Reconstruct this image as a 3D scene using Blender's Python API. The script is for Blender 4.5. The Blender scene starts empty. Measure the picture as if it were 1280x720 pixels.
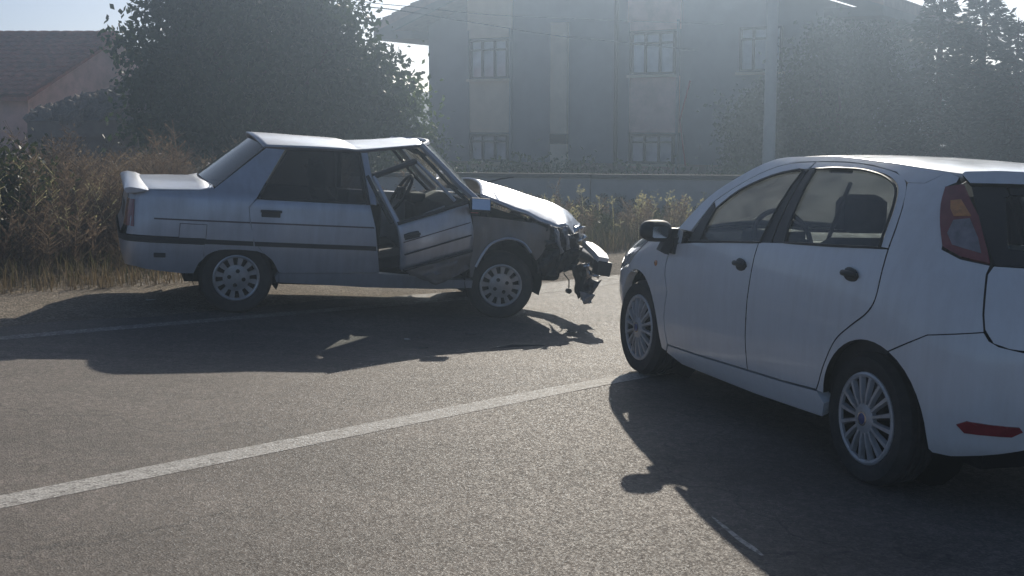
import bpy, bmesh, math, random
import numpy as np
from mathutils import Vector, Matrix
R = math.radians
rng = np.random.default_rng(7)
random.seed(7)
C = bpy.context.scene.collection
S = bpy.context.scene

# ------------------------------------------------------------------ camera, sky, sun, exposure
cam = bpy.data.cameras.new('camera'); co = bpy.data.objects.new('camera', cam); C.objects.link(co)
cam.sensor_width = 36; cam.lens = 1541.27 / 1280 * 36; cam.clip_start = 0.05; cam.clip_end = 3000
co.location = (0, 0, 1.5786); co.rotation_euler = (math.pi / 2 - 0.1262, 0, 0)
S.camera = co
SUN_EL, SUN_ROT = R(25.5), R(7.9)          # rotation measured clockwise from +Y
w = bpy.data.worlds.new('World'); S.world = w; w.use_nodes = True
nt = w.node_tree; nt.nodes.clear()
sky = nt.nodes.new('ShaderNodeTexSky'); sky.sky_type = 'NISHITA'; sky.sun_disc = False
sky.sun_elevation = SUN_EL; sky.sun_rotation = SUN_ROT; sky.air_density = 0.5; sky.dust_density = 0.75; sky.ozone_density = 1.8
bg = nt.nodes.new('ShaderNodeBackground'); bg.inputs['Strength'].default_value = 0.078
wo = nt.nodes.new('ShaderNodeOutputWorld')
wb = nt.nodes.new('ShaderNodeMix'); wb.data_type = 'RGBA'; wb.blend_type = 'MULTIPLY'; wb.inputs['Factor'].default_value = 1
wb.inputs['B'].default_value = (1.03, 1.01, .97, 1)          # white balance of the whole sky
nt.links.new(sky.outputs[0], wb.inputs['A']); nt.links.new(wb.outputs['Result'], bg.inputs[0]); nt.links.new(bg.outputs[0], wo.inputs[0])
sl = bpy.data.lights.new('sun', 'SUN'); sl.energy = 4.1; sl.angle = R(0.53); sl.color = (1.0, 0.92, 0.79)
so = bpy.data.objects.new('sun', sl); C.objects.link(so)
sd = Vector((math.sin(SUN_ROT) * math.cos(SUN_EL), math.cos(SUN_ROT) * math.cos(SUN_EL), math.sin(SUN_EL)))
so.rotation_euler = sd.to_track_quat('Z', 'Y').to_euler(); so.location = sd * 60
S.view_settings.view_transform = 'Standard'; S.view_settings.look = 'None'
S.view_settings.exposure = 0.15; S.view_settings.gamma = 1.0
S.cycles.max_bounces = 10; S.cycles.transparent_max_bounces = 24; S.cycles.volume_bounces = 0
S.cycles.use_denoising = True

# ------------------------------------------------------------------ ground height
TX, TY = 0.0384, 0.0047
TX1, TY1 = 0.0795, 0.0214
X1, Y1, W1 = -2.4787, 10.5613, 0.3246       # damaged saloon: rear axle, heading
X2, Y2, W2 = 2.3381, 5.7521, 1.8919         # white hatchback
def zbase(x, y): return -TX * 25 * np.tanh(np.asarray(x) / 25) + TY * 25 * np.tanh(np.asarray(y) / 25)
Z1 = float(zbase(X1, Y1)); Z2 = float(zbase(X2, Y2))
def gz(x, y):
    x = np.asarray(x, float); y = np.asarray(y, float)
    b = zbase(x, y)
    dx, dy = x - X1, y - Y1
    lx = dx * math.cos(W1) + dy * math.sin(W1); ly = -dx * math.sin(W1) + dy * math.cos(W1)
    ox = np.maximum(0, np.maximum(-0.9 - lx, lx - 3.1)); oy = np.maximum(0, np.abs(ly) - 0.9)
    d = np.clip(np.sqrt(ox * ox + oy * oy) / 3.2, 0, 1)
    wgt = 1 - d * d * (3 - 2 * d)
    return b + wgt * (Z1 - TX1 * dx + TY1 * dy - b)
def tilt(tx, ty):
    n = Vector((tx, -ty, 1)).normalized(); ex = Vector((1, 0, -tx)).normalized(); ey = n.cross(ex)
    return Matrix((ex, ey, n)).transposed()

# ------------------------------------------------------------------ object helpers
def tag(o, label=None, cat=None, group=None, kind=None):
    if label: o['label'] = label
    if cat: o['category'] = cat
    if group: o['group'] = group
    if kind: o['kind'] = kind
    return o
def empty(name, label, cat, loc=(0, 0, 0), rot=None, group=None):
    o = bpy.data.objects.new(name, None); C.objects.link(o); o.empty_display_size = 0.2
    if rot is not None: o.rotation_euler = rot
    o.location = loc
    return tag(o, label, cat, group)
def link_mesh(name, me, m, parent=None, kind=None, label=None):
    o = bpy.data.objects.new(name, me); C.objects.link(o)
    if m is not None: me.materials.append(m)
    if parent is not None: o.parent = parent
    if kind: o['kind'] = kind
    if label: o['label'] = label
    return o
def copy_tree(o, parent=None):
    c = o.copy(); C.objects.link(c)
    if parent is not None: c.parent = parent
    for ch in list(o.children): copy_tree(ch, c)
    return c

class MB:
    def __init__(s): s.v = []; s.f = []
    def add(s, vs, fs):
        b = len(s.v); s.v += [tuple(p) for p in vs]; s.f += [tuple(b + i for i in f) for f in fs]; return s
    def box(s, c, size, rot=None, taper=1.0):
        hx, hy, hz = size[0] / 2, size[1] / 2, size[2] / 2
        P = [Vector((sx * hx * (taper if sz > 0 else 1), sy * hy * (taper if sz > 0 else 1), sz * hz)) for sz in (-1, 1) for sy in (-1, 1) for sx in (-1, 1)]
        if rot is not None: P = [rot @ p for p in P]
        c = Vector(c)
        return s.add([p + c for p in P], [(0, 2, 3, 1), (4, 5, 7, 6), (0, 1, 5, 4), (2, 6, 7, 3), (0, 4, 6, 2), (1, 3, 7, 5)])
    def tube(s, pts, r, n=8, cap=True, closed=False):
        pts = [Vector(p) for p in pts]; m = len(pts)
        rs = r if hasattr(r, '__len__') else [r] * m
        up = None; base = len(s.v); fs = []; vs = []
        for i, p in enumerate(pts):
            a = pts[(i - 1) % m] if (i > 0 or closed) else pts[i]; b = pts[(i + 1) % m] if (i < m - 1 or closed) else pts[i]
            t = (b - a)
            t = t.normalized() if t.length > 1e-9 else Vector((0, 0, 1))
            if up is None:
                up = Vector((0, 0, 1)) if abs(t.z) < .9 else Vector((1, 0, 0))
            x = t.cross(up)
            if x.length < 1e-6: x = t.cross(Vector((0, 1, 0)))
            x.normalize(); up = x.cross(t).normalized()
            for k in range(n):
                q = 2 * math.pi * k / n
                vs.append(p + (x * math.cos(q) + up * math.sin(q)) * rs[i])
        for i in range(m if closed else m - 1):
            j = (i + 1) % m
            for k in range(n):
                fs.append((i * n + k, i * n + (k + 1) % n, j * n + (k + 1) % n, j * n + k))
        if cap and not closed:
            fs.append(tuple(range(n - 1, -1, -1))); fs.append(tuple((m - 1) * n + k for k in range(n)))
        return s.add(vs, fs)
    def lathe(s, prof, n=36, axis='y', c=(0, 0, 0), close=False):
        vs = []; fs = []; m = len(prof)
        for (r, h) in prof:
            for k in range(n):
                q = 2 * math.pi * k / n
                a, b = r * math.cos(q), r * math.sin(q)
                p = (a, h, b) if axis == 'y' else ((a, b, h) if axis == 'z' else (h, a, b))
                vs.append((p[0] + c[0], p[1] + c[1], p[2] + c[2]))
        for i in range(m - 1 if not close else m):
            j = (i + 1) % m
            for k in range(n): fs.append((i * n + k, i * n + (k + 1) % n, j * n + (k + 1) % n, j * n + k))
        return s.add(vs, fs)
    def grid(s, P):
        a, b = len(P), len(P[0])
        return s.add([p for row in P for p in row], [(i * b + j, i * b + j + 1, (i + 1) * b + j + 1, (i + 1) * b + j) for i in range(a - 1) for j in range(b - 1)])
    def prism(s, poly, h0, h1, ax='z'):
        n = len(poly)
        def q(p, h): return (p[0], p[1], h) if ax == 'z' else ((p[0], h, p[1]) if ax == 'y' else (h, p[0], p[1]))
        vs = [q(p, h0) for p in poly] + [q(p, h1) for p in poly]
        return s.add(vs, [tuple(range(n - 1, -1, -1)), tuple(range(n, 2 * n))] + [(i, (i + 1) % n, n + (i + 1) % n, n + i) for i in range(n)])
    def build(s, name, m=None, parent=None, angle=35, kind=None, label=None, bevel=0, seg=2, sub=0, fix=True):
        me = bpy.data.meshes.new(name); me.from_pydata(s.v, [], s.f)
        bm = bmesh.new(); bm.from_mesh(me)
        if fix: bmesh.ops.recalc_face_normals(bm, faces=bm.faces)
        bm.to_mesh(me); bm.free(); me.update()
        me.shade_smooth(); me.set_sharp_from_angle(angle=R(angle))
        o = link_mesh(name, me, m, parent, kind, label)
        if bevel:
            md = o.modifiers.new('bevel', 'BEVEL'); md.width = bevel; md.segments = seg; md.limit_method = 'ANGLE'; md.harden_normals = True
        if sub:
            md = o.modifiers.new('sub', 'SUBSURF'); md.levels = sub; md.render_levels = sub
        return o

def fast_mesh(name, verts, quads, m, parent=None, kind=None, label=None, smooth=False):
    """numpy verts (n,3), faces (k,4)"""
    me = bpy.data.meshes.new(name)
    n, k = len(verts), len(quads); q = quads.shape[1]
    me.vertices.add(n); me.vertices.foreach_set('co', np.ascontiguousarray(verts, np.float32).ravel())
    me.loops.add(k * q); me.loops.foreach_set('vertex_index', np.ascontiguousarray(quads, np.int32).ravel())
    me.polygons.add(k); me.polygons.foreach_set('loop_start', np.arange(0, k * q, q, dtype=np.int32))
    me.update(calc_edges=True)
    if smooth: me.shade_smooth()
    return link_mesh(name, me, m, parent, kind, label)

# ------------------------------------------------------------------ materials
def new_mat(name):
    m = bpy.data.materials.new(name); m.use_nodes = True
    n = m.node_tree; n.nodes.clear()
    out = n.nodes.new('ShaderNodeOutputMaterial')
    return m, n, out
def N(n, t, **k):
    x = n.nodes.new(t)
    for a, b in k.items(): setattr(x, a, b)
    return x
def coords(n): return N(n, 'ShaderNodeTexCoord').outputs['Object']
def noise(n, vec, scale, detail=4, rough=.6, dist=0):
    x = N(n, 'ShaderNodeTexNoise'); x.inputs['Scale'].default_value = scale; x.inputs['Detail'].default_value = detail
    x.inputs['Roughness'].default_value = rough; x.inputs['Distortion'].default_value = dist
    n.links.new(vec, x.inputs['Vector']); return x.outputs['Fac']
def ramp(n, fac, stops):
    r = N(n, 'ShaderNodeValToRGB'); e = r.color_ramp.elements
    while len(e) < len(stops): e.new(0.5)
    for i, (p, c) in enumerate(stops):
        e[i].position = p; e[i].color = (c, c, c, 1) if not hasattr(c, '__len__') else (*c, 1)
    n.links.new(fac, r.inputs[0]); return r.outputs[0]
def mix(n, fac, a, b, blend='MIX'):
    x = N(n, 'ShaderNodeMix', data_type='RGBA', blend_type=blend)
    for sock, v in ((x.inputs['Factor'], fac), (x.inputs['A'], a), (x.inputs['B'], b)):
        if hasattr(v, 'is_linked') or hasattr(v, 'links'): n.links.new(v, sock)
        else: sock.default_value = v if not hasattr(v, '__len__') else (*v, 1) if len(v) == 3 else v
    return x.outputs['Result']
def bump(n, h, strength, dist=.01):
    b = N(n, 'ShaderNodeBump'); b.inputs['Strength'].default_value = strength; b.inputs['Distance'].default_value = dist
    n.links.new(h, b.inputs['Height']); return b.outputs['Normal']
def surf(name, col, rough=.6, metal=0, spec=.5, coat=0, var=.12, vscale=3, bstr=0, bscale=40, dirt=None, dscale=2.0, emission=None):
    m, n, out = new_mat(name)
    p = N(n, 'ShaderNodeBsdfPrincipled'); vec = coords(n)
    lo = tuple(c * (1 - var) for c in col); hi = tuple(min(1, c * (1 + var)) for c in col)
    c = ramp(n, noise(n, vec, vscale), [(.3, lo), (.7, hi)])
    if dirt:
        c = mix(n, ramp(n, noise(n, vec, dscale, 6, .7), [(.45, 0), (.8, .75)]), c, dirt)
    n.links.new(c, p.inputs['Base Color'])
    r = ramp(n, noise(n, vec, vscale * 2.3), [(.3, max(0, rough - .08)), (.7, min(1, rough + .1))]); n.links.new(r, p.inputs['Roughness'])
    p.inputs['Metallic'].default_value = metal; p.inputs['Specular IOR Level'].default_value = spec
    p.inputs['Coat Weight'].default_value = coat; p.inputs['Coat Roughness'].default_value = .06
    if bstr: n.links.new(bump(n, noise(n, vec, bscale, 5), bstr), p.inputs['Normal'])
    n.links.new(p.outputs[0], out.inputs[0]); return m
def glass_mat(name, tint, gloss=.9, rough=.02, dust=.04):
    m, n, out = new_mat(name)
    t = N(n, 'ShaderNodeBsdfTransparent'); t.inputs[0].default_value = (*tint, 1)
    g = N(n, 'ShaderNodeBsdfGlossy'); g.inputs['Roughness'].default_value = rough; g.inputs[0].default_value = (gloss, gloss, gloss, 1)
    f = N(n, 'ShaderNodeFresnel'); f.inputs['IOR'].default_value = 1.5
    d = N(n, 'ShaderNodeMixShader'); d1 = N(n, 'ShaderNodeBsdfDiffuse'); d1.inputs[0].default_value = (.5, .48, .45, 1)
    d2 = N(n, 'ShaderNodeBsdfTranslucent'); d2.inputs[0].default_value = (.6, .62, .60, 1); d.inputs[0].default_value = .6
    n.links.new(d1.outputs[0], d.inputs[1]); n.links.new(d2.outputs[0], d.inputs[2])
    a = N(n, 'ShaderNodeMixShader'); n.links.new(f.outputs[0], a.inputs[0]); n.links.new(t.outputs[0], a.inputs[1]); n.links.new(g.outputs[0], a.inputs[2])
    b = N(n, 'ShaderNodeMixShader')
    nz = ramp(n, noise(n, coords(n), 6, 5), [(.3, dust * .5), (.75, dust * 1.8)])
    n.links.new(nz, b.inputs[0]); n.links.new(a.outputs[0], b.inputs[1]); n.links.new(d.outputs[0], b.inputs[2])
    n.links.new(b.outputs[0], out.inputs[0]); return m
def leaf_mat(name, cols, trans=.35, var=.35, rough=.55, tint=(1.25, 1.3, .75)):
    m, n, out = new_mat(name)
    g = N(n, 'ShaderNodeNewGeometry')
    c = ramp(n, g.outputs['Random Per Island'], [(i / max(1, len(cols) - 1), q) for i, q in enumerate(cols)])
    vec = coords(n)
    c = mix(n, ramp(n, noise(n, vec, .9, 3), [(.35, 0), (.65, var)]), c, tuple(x * 1.6 for x in cols[-1]))
    d = N(n, 'ShaderNodeBsdfPrincipled'); d.inputs['Roughness'].default_value = rough; d.inputs['Specular IOR Level'].default_value = .35
    n.links.new(c, d.inputs['Base Color'])
    t = N(n, 'ShaderNodeBsdfTranslucent'); n.links.new(mix(n, 1.0, c, tint, 'MULTIPLY'), t.inputs[0])
    x = N(n, 'ShaderNodeMixShader'); x.inputs[0].default_value = trans
    n.links.new(d.outputs[0], x.inputs[1]); n.links.new(t.outputs[0], x.inputs[2]); n.links.new(x.outputs[0], out.inputs[0])
    return m

def asphalt_mat():
    m, n, out = new_mat('asphalt'); vec = coords(n)
    p = N(n, 'ShaderNodeBsdfPrincipled')
    v = N(n, 'ShaderNodeTexVoronoi'); v.inputs['Scale'].default_value = 120; n.links.new(vec, v.inputs['Vector'])
    vr = N(n, 'ShaderNodeSeparateColor'); n.links.new(v.outputs['Color'], vr.inputs[0])
    stone = ramp(n, vr.outputs[0], [(0, (.090, .075, .064)), (.45, (.141, .117, .098)), (.8, (.195, .162, .135)), (1, (.31, .26, .22))])
    v2 = N(n, 'ShaderNodeTexVoronoi'); v2.inputs['Scale'].default_value = 36; n.links.new(vec, v2.inputs['Vector'])
    s2 = N(n, 'ShaderNodeSeparateColor'); n.links.new(v2.outputs['Color'], s2.inputs[0])
    c = mix(n, .45, stone, ramp(n, s2.outputs[1], [(0, (.10, .085, .074)), (.6, (.152, .128, .109)), (1, (.235, .20, .172))]))
    big = noise(n, vec, .55, 5, .6)
    c = mix(n, 1.0, c, ramp(n, big, [(.3, .78), (.7, 1.18)]), 'MULTIPLY')
    mid = noise(n, vec, 5, 6, .7)
    c = mix(n, 1.0, c, ramp(n, mid, [(.25, .8), (.75, 1.2)]), 'MULTIPLY')
    # wheel-path wear running along the road
    mp = N(n, 'ShaderNodeMapping'); mp.inputs['Rotation'].default_value = (0, 0, -R(47.3)); mp.inputs['Scale'].default_value = (.05, 1.1, 1); n.links.new(vec, mp.inputs['Vector'])
    c = mix(n, 1.0, c, ramp(n, noise(n, mp.outputs[0], 1.4, 3), [(.35, .86), (.65, 1.1)]), 'MULTIPLY')
    st_ = noise(n, vec, .9, 7, .75, .8)
    c = mix(n, ramp(n, st_, [(.60, 0), (.78, .30)]), c, (.055, .050, .046))
    # hairline cracks
    w2 = N(n, 'ShaderNodeTexVoronoi', feature='DISTANCE_TO_EDGE'); w2.inputs['Scale'].default_value = .55
    mp2 = N(n, 'ShaderNodeVectorMath', operation='ADD'); nz = N(n, 'ShaderNodeTexNoise'); nz.inputs['Scale'].default_value = 1.7; nz.inputs['Detail'].default_value = 6
    n.links.new(vec, nz.inputs['Vector']); n.links.new(vec, mp2.inputs[0]); n.links.new(nz.outputs['Color'], mp2.inputs[1]); n.links.new(mp2.outputs[0], w2.inputs['Vector'])
    c = mix(n, ramp(n, w2.outputs['Distance'], [(.0, .55), (.006, 0)]), c, (.02, .02, .02))
    n.links.new(c, p.inputs['Base Color'])
    n.links.new(ramp(n, vr.outputs[1], [(0, .62), (1, .9)]), p.inputs['Roughness'])
    p.inputs['Specular IOR Level'].default_value = .4
    h = mix(n, .5, v.outputs['Distance'], noise(n, vec, 160, 3))
    n.links.new(bump(n, h, .6, .005), p.inputs['Normal'])
    n.links.new(p.outputs[0], out.inputs[0]); return m
def line_mat(nm='worn_road_paint', w0=.42, w1=.72, wmax=.85):
    m, n, out = new_mat(nm); vec = coords(n)
    p = N(n, 'ShaderNodeBsdfPrincipled')
    v = N(n, 'ShaderNodeTexVoronoi'); v.inputs['Scale'].default_value = 70; n.links.new(vec, v.inputs['Vector'])
    s = N(n, 'ShaderNodeSeparateColor'); n.links.new(v.outputs['Color'], s.inputs[0])
    wear = mix(n, .6, s.outputs[0], noise(n, vec, 14, 6, .75))
    c = mix(n, ramp(n, wear, [(w0, 0), (w1, wmax)]), (.56, .53, .49), (.20, .18, .16))
    n.links.new(c, p.inputs['Base Color']); p.inputs['Roughness'].default_value = .75; p.inputs['Specular IOR Level'].default_value = .3
    n.links.new(bump(n, v.outputs['Distance'], .5, .005), p.inputs['Normal'])
    n.links.new(p.outputs[0], out.inputs[0]); return m
def earth_mat(name, a, b, c3, sc=1.0):
    m, n, out = new_mat(name); vec = coords(n)
    p = N(n, 'ShaderNodeBsdfPrincipled')
    c = ramp(n, noise(n, vec, 1.1 * sc, 8, .7), [(.3, a), (.55, b), (.75, c3)])
    v = N(n, 'ShaderNodeTexVoronoi'); v.inputs['Scale'].default_value = 45 * sc; n.links.new(vec, v.inputs['Vector'])
    s = N(n, 'ShaderNodeSeparateColor'); n.links.new(v.outputs['Color'], s.inputs[0])
    c = mix(n, 1, c, ramp(n, s.outputs[0], [(0, .6), (.7, 1.05), (1, 1.6)]), 'MULTIPLY')
    n.links.new(c, p.inputs['Base Color']); p.inputs['Roughness'].default_value = .95; p.inputs['Specular IOR Level'].default_value = .2
    n.links.new(bump(n, mix(n, .5, v.outputs['Distance'], noise(n, vec, 12, 6)), .8, .02), p.inputs['Normal'])
    n.links.new(p.outputs[0], out.inputs[0]); return m
def paint_mat(name, col, metal, rough, coat, dirt, damt):
    m, n, out = new_mat(name); vec = coords(n)
    p = N(n, 'ShaderNodeBsdfPrincipled')
    d = noise(n, vec, 2.2, 7, .7, .4)
    st = N(n, 'ShaderNodeMapping'); st.inputs['Scale'].default_value = (9, 9, 1.0); n.links.new(vec, st.inputs['Vector'])
    streak = noise(n, st.outputs[0], 2.0, 5, .65)
    f = ramp(n, mix(n, .5, d, streak), [(.42, 0), (.72, damt)])
    c = mix(n, f, col, dirt)
    n.links.new(c, p.inputs['Base Color'])
    p.inputs['Metallic'].default_value = metal
    n.links.new(ramp(n, d, [(.35, rough), (.75, min(1, rough + .22))]), p.inputs['Roughness'])
    p.inputs['Coat Weight'].default_value = coat; n.links.new(ramp(n, d, [(.35, .04), (.75, .25)]), p.inputs['Coat Roughness'])
    n.links.new(bump(n, noise(n, vec, 3.1, 2), .05, .02), p.inputs['Normal'])
    n.links.new(p.outputs[0], out.inputs[0]); return m

M = dict(
    asphalt=asphalt_mat(), line=line_mat(), faded=line_mat('faded_road_paint', .22, .48, .95),
    shoulder=earth_mat('gravel_shoulder', (.20, .165, .125), (.27, .225, .175), (.33, .28, .225), 1.4),
    earth=earth_mat('dry_earth', (.12, .095, .065), (.20, .16, .11), (.27, .22, .15), .6),
    white=paint_mat('white_car_paint', (.79, .80, .81), 0, .32, .85, (.45, .41, .36), .28),
    silver=paint_mat('silver_car_paint', (.50, .52, .575), .62, .34, .5, (.22, .20, .19), .38),
    dull=paint_mat('dull_dark_paint', (.20, .19, .19), .4, .45, .1, (.14, .11, .09), .8),
    silver_top=None,
    black=surf('black_plastic', (.022, .022, .024), .5, var=.2),
    rubber=surf('tyre_rubber', (.028, .027, .027), .85, var=.25, dirt=(.10, .09, .08), dscale=5),
    gap=surf('dark_underbody', (.012, .012, .013), .9, spec=.1),
    darkmetal=surf('bent_dark_metal', (.10, .10, .105), .45, metal=.7, var=.4, vscale=9, dirt=(.12, .085, .06), bstr=.4, bscale=14),
    rim=surf('alloy_wheel', (.42, .42, .43), .38, metal=.6, dirt=(.17, .15, .13), dscale=7),
    cover=surf('silver_wheel_cover', (.55, .55, .56), .35, metal=.3, dirt=(.25, .22, .19), dscale=8),
    cabin=surf('cabin_trim', (.05, .05, .055), .8, var=.3),
    seat=surf('seat_cloth', (.055, .055, .06), .95, var=.3, vscale=12),
    seatgrey=surf('grey_seat_cloth', (.10, .095, .095), .95, var=.3, vscale=12),
    clear=glass_mat('clear_car_glass', (.88, .92, .90), dust=.03),
    screen=glass_mat('dusty_windscreen_glass', (.82, .88, .86), dust=.16),
    rearglass=glass_mat('light_tint_glass', (.72, .78, .78), dust=.06),
    tint=glass_mat('dark_film_glass', (.10, .10, .11), dust=.05),
    red=surf('red_lens', (.27, .010, .022), .2, coat=.8, var=.2, vscale=20),
    darkred=surf('dark_red_lens', (.24, .06, .06), .15, coat=.9, var=.2, vscale=20),
    amber=surf('amber_lens', (.62, .26, .09), .2, coat=.8, var=.25, vscale=30),
    smoke=surf('smoked_lens', (.24, .22, .235), .15, coat=.9, var=.3, vscale=20),
    lamp=surf('headlamp_lens', (.6, .6, .6), .1, metal=.3, coat=1),
    mirrorglass=surf('mirror_glass', (.8, .8, .82), .06, metal=1, var=.03),
    chrome=surf('bright_trim', (.7, .7, .7), .2, metal=1),
    blue=surf('blue_badge', (.03, .06, .22), .3, coat=.5),
    stripe=surf('thin_coach_stripe', (.10, .075, .075), .5),
    plaster_b=surf('blue_grey_plaster', (.21, .225, .265), .9, var=.12, vscale=1.2, bstr=.15, bscale=30),
    plaster_y=surf('beige_plaster', (.66, .56, .43), .9, var=.1, vscale=1.5, bstr=.15, bscale=30),
    plaster_p=surf('pinkish_plaster', (.72, .49, .44), .9, var=.15, vscale=1.5, bstr=.15, bscale=30, dirt=(.3, .24, .2)),
    plaster_r=surf('rough_brown_render', (.27, .21, .185), .95, var=.25, vscale=2.5, bstr=.5, bscale=12, dirt=(.16, .13, .11)),
    plinth=surf('reddish_plinth', (.28, .21, .19), .9, var=.15),
    tile=surf('brown_clay_tile', (.38, .125, .09), .85, var=.35, vscale=5, dirt=(.11, .08, .07), dscale=3),
    rooftile=surf('dull_roof_tile', (.20, .13, .11), .85, var=.3, vscale=4),
    soffit=surf('dark_soffit_board', (.085, .08, .08), .8),
    frame=surf('dark_window_frame', (.035, .03, .028), .6),
    pane=surf('house_window_pane', (.55, .57, .60), .08, spec=.8, var=.25, vscale=1.5),
    concrete=surf('grey_concrete', (.44, .42, .41), .9, var=.15, vscale=2, bstr=.3, bscale=25, dirt=(.2, .185, .17)),
    darkcoping=surf('dark_coping', (.10, .097, .093), 1.0, spec=.05, var=.25, vscale=4, bstr=.3),  # coping colour darkened so its sunlit top does not shine as a line
    pole=surf('pale_concrete_pole', (.46, .455, .43), .85, var=.1, vscale=2),
    metalgrey=surf('grey_galvanised', (.3, .3, .31), .5, metal=.6),
    wire=surf('cable_sheath', (.09, .09, .09), .25, metal=.6),
    bark=surf('bark', (.07, .055, .042), .95, var=.4, vscale=8, bstr=.6, bscale=20),
    stone=surf('rubble_stone', (.22, .175, .15), .95, var=.4, vscale=6, bstr=.5, bscale=20),
    whiteplastic=surf('white_plastic', (.80, .80, .78), .35, var=.06, dirt=(.5, .47, .43)),
    shard=surf('pale_plastic_shard', (.55, .56, .56), .4, var=.15),
    leaf_tree=leaf_mat('walnut_leaves', [(.022, .038, .018), (.034, .056, .024), (.052, .078, .032)], .25),
    leaf_light=leaf_mat('pale_leaves', [(.05, .085, .03), (.075, .115, .04), (.10, .14, .05)], .35),
    needles=leaf_mat('conifer_needles', [(.018, .030, .023), (.027, .042, .029), (.038, .054, .034)], .15),
    dryweed=leaf_mat('dry_weed', [(.10, .075, .056), (.16, .122, .09), (.22, .175, .135), (.28, .235, .185)], .35, .15, .8, (1.1, 1.05, .9)),
    straw=leaf_mat('straw_grass', [(.13, .10, .065), (.20, .158, .105), (.27, .22, .155)], .3, .15, .8, (1.1, 1.05, .9)),
    redweed=leaf_mat('rusty_dry_weed', [(.095, .070, .053), (.155, .116, .088), (.22, .172, .132)], .42, .15, .8, (1.1, 1.05, .95)),
    greenweed=leaf_mat('green_weed', [(.032, .042, .022), (.05, .062, .03), (.075, .082, .045)], .32, .2, .55, (1.1, 1.15, .8)),
    olive=leaf_mat('olive_grass', [(.06, .064, .036), (.095, .092, .055), (.14, .125, .08)], .3, .2, .8, (1.15, 1.15, .85)),
    seedhead=leaf_mat('pale_seed_heads', [(.30, .26, .20), (.42, .37, .30), (.5, .46, .40)], .4, .1, .9),
)

# ------------------------------------------------------------------ setting: ground, road, shoulder, markings
U = (0.678, 0.735); ORG = (-2.03, 4.74)
def st(s, t): return ORG[0] + U[0] * s - U[1] * t, ORG[1] + U[1] * s + U[0] * t
def sheet(name, ss, tl, th, nt_, off, m, kind='structure', wob=0):
    V = []; nn = len(ss)
    for i, s in enumerate(ss):
        a, b = tl(s), th(s)
        for j in range(nt_ + 1):
            t = a + (b - a) * j / nt_
            x, y = st(s, t); V.append((x, y, float(gz(x, y)) + off))
    F = [(i * (nt_ + 1) + j, (i + 1) * (nt_ + 1) + j, (i + 1) * (nt_ + 1) + j + 1, i * (nt_ + 1) + j + 1) for i in range(nn - 1) for j in range(nt_)]
    me = bpy.data.meshes.new(name); me.from_pydata(V, [], F); me.shade_smooth()
    return link_mesh(name, me, m, None, kind)
xs = np.concatenate([-np.geomspace(900, 14, 14), np.arange(-13, 21.01, .4), np.geomspace(22, 900, 14)])
ys = np.concatenate([-np.geomspace(600, 4, 12), np.arange(-3, 45.01, .4), np.geomspace(46, 1500, 14)])
gx, gy = np.meshgrid(xs, ys); gv = np.stack([gx, gy, gz(gx, gy)], -1).reshape(-1, 3)
nx = len(xs); ii, jj = np.meshgrid(np.arange(len(ys) - 1), np.arange(nx - 1), indexing='ij')
gq = np.stack([ii * nx + jj, ii * nx + jj + 1, (ii + 1) * nx + jj + 1, (ii + 1) * nx + jj], -1).reshape(-1, 4)
fast_mesh('ground', gv, gq, M['earth'], None, 'structure', smooth=True)
hashn = lambda s, k: math.sin(s * 1.7 + k) * .5 + math.sin(s * 4.1 + 2 * k) * .3 + math.sin(s * 9.7 + 3 * k) * .2
ss = np.concatenate([np.linspace(-40, -12, 12), np.arange(-11.8, 20, .2), np.linspace(20.2, 60, 20)])
sheet('shoulder', ss, lambda s: 3.0, lambda s: 5.2 + .16 * hashn(s, 1), 8, .010, M['shoulder'])
sheet('road', ss, lambda s: -12.0, lambda s: 3.78 + .07 * hashn(s * 1.3, 4), 46, .020, M['asphalt'])
def edge_t(s): return 3.42
s2 = np.concatenate([np.linspace(-40, -12, 12), np.arange(-11.8, 9.0, .2), np.linspace(9.2, 55, 30)])
sheet('lane_line', s2, lambda s: -.075, lambda s: .085, 1, .0214, M['line'])
sheet('edge_line', s2, lambda s: edge_t(s) - .06, lambda s: edge_t(s) + .06, 1, .0218, M['faded'])
def mark(name, pts, wd, m):
    V = []; F = []
    for i, (x, y) in enumerate(pts):
        a = pts[max(0, i - 1)]; b = pts[min(len(pts) - 1, i + 1)]
        d = Vector((b[0] - a[0], b[1] - a[1])).normalized(); q = wd[i] / 2
        for sg in (-1, 1):
            px, py = x - d.y * q * sg, y + d.x * q * sg; V.append((px, py, float(gz(px, py)) + .0212))
    F = [(2 * i, 2 * i + 2, 2 * i + 3, 2 * i + 1) for i in range(len(pts) - 1)]
    me = bpy.data.meshes.new(name); me.from_pydata(V, [], F); link_mesh(name, me, m, None, 'structure')
mark('paint_scratch', [(.82, 4.90), (.85, 4.77), (.885, 4.62), (.915, 4.53), (.937, 4.45)], [.008, .02, .026, .03, .012], M['line'])

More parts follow.
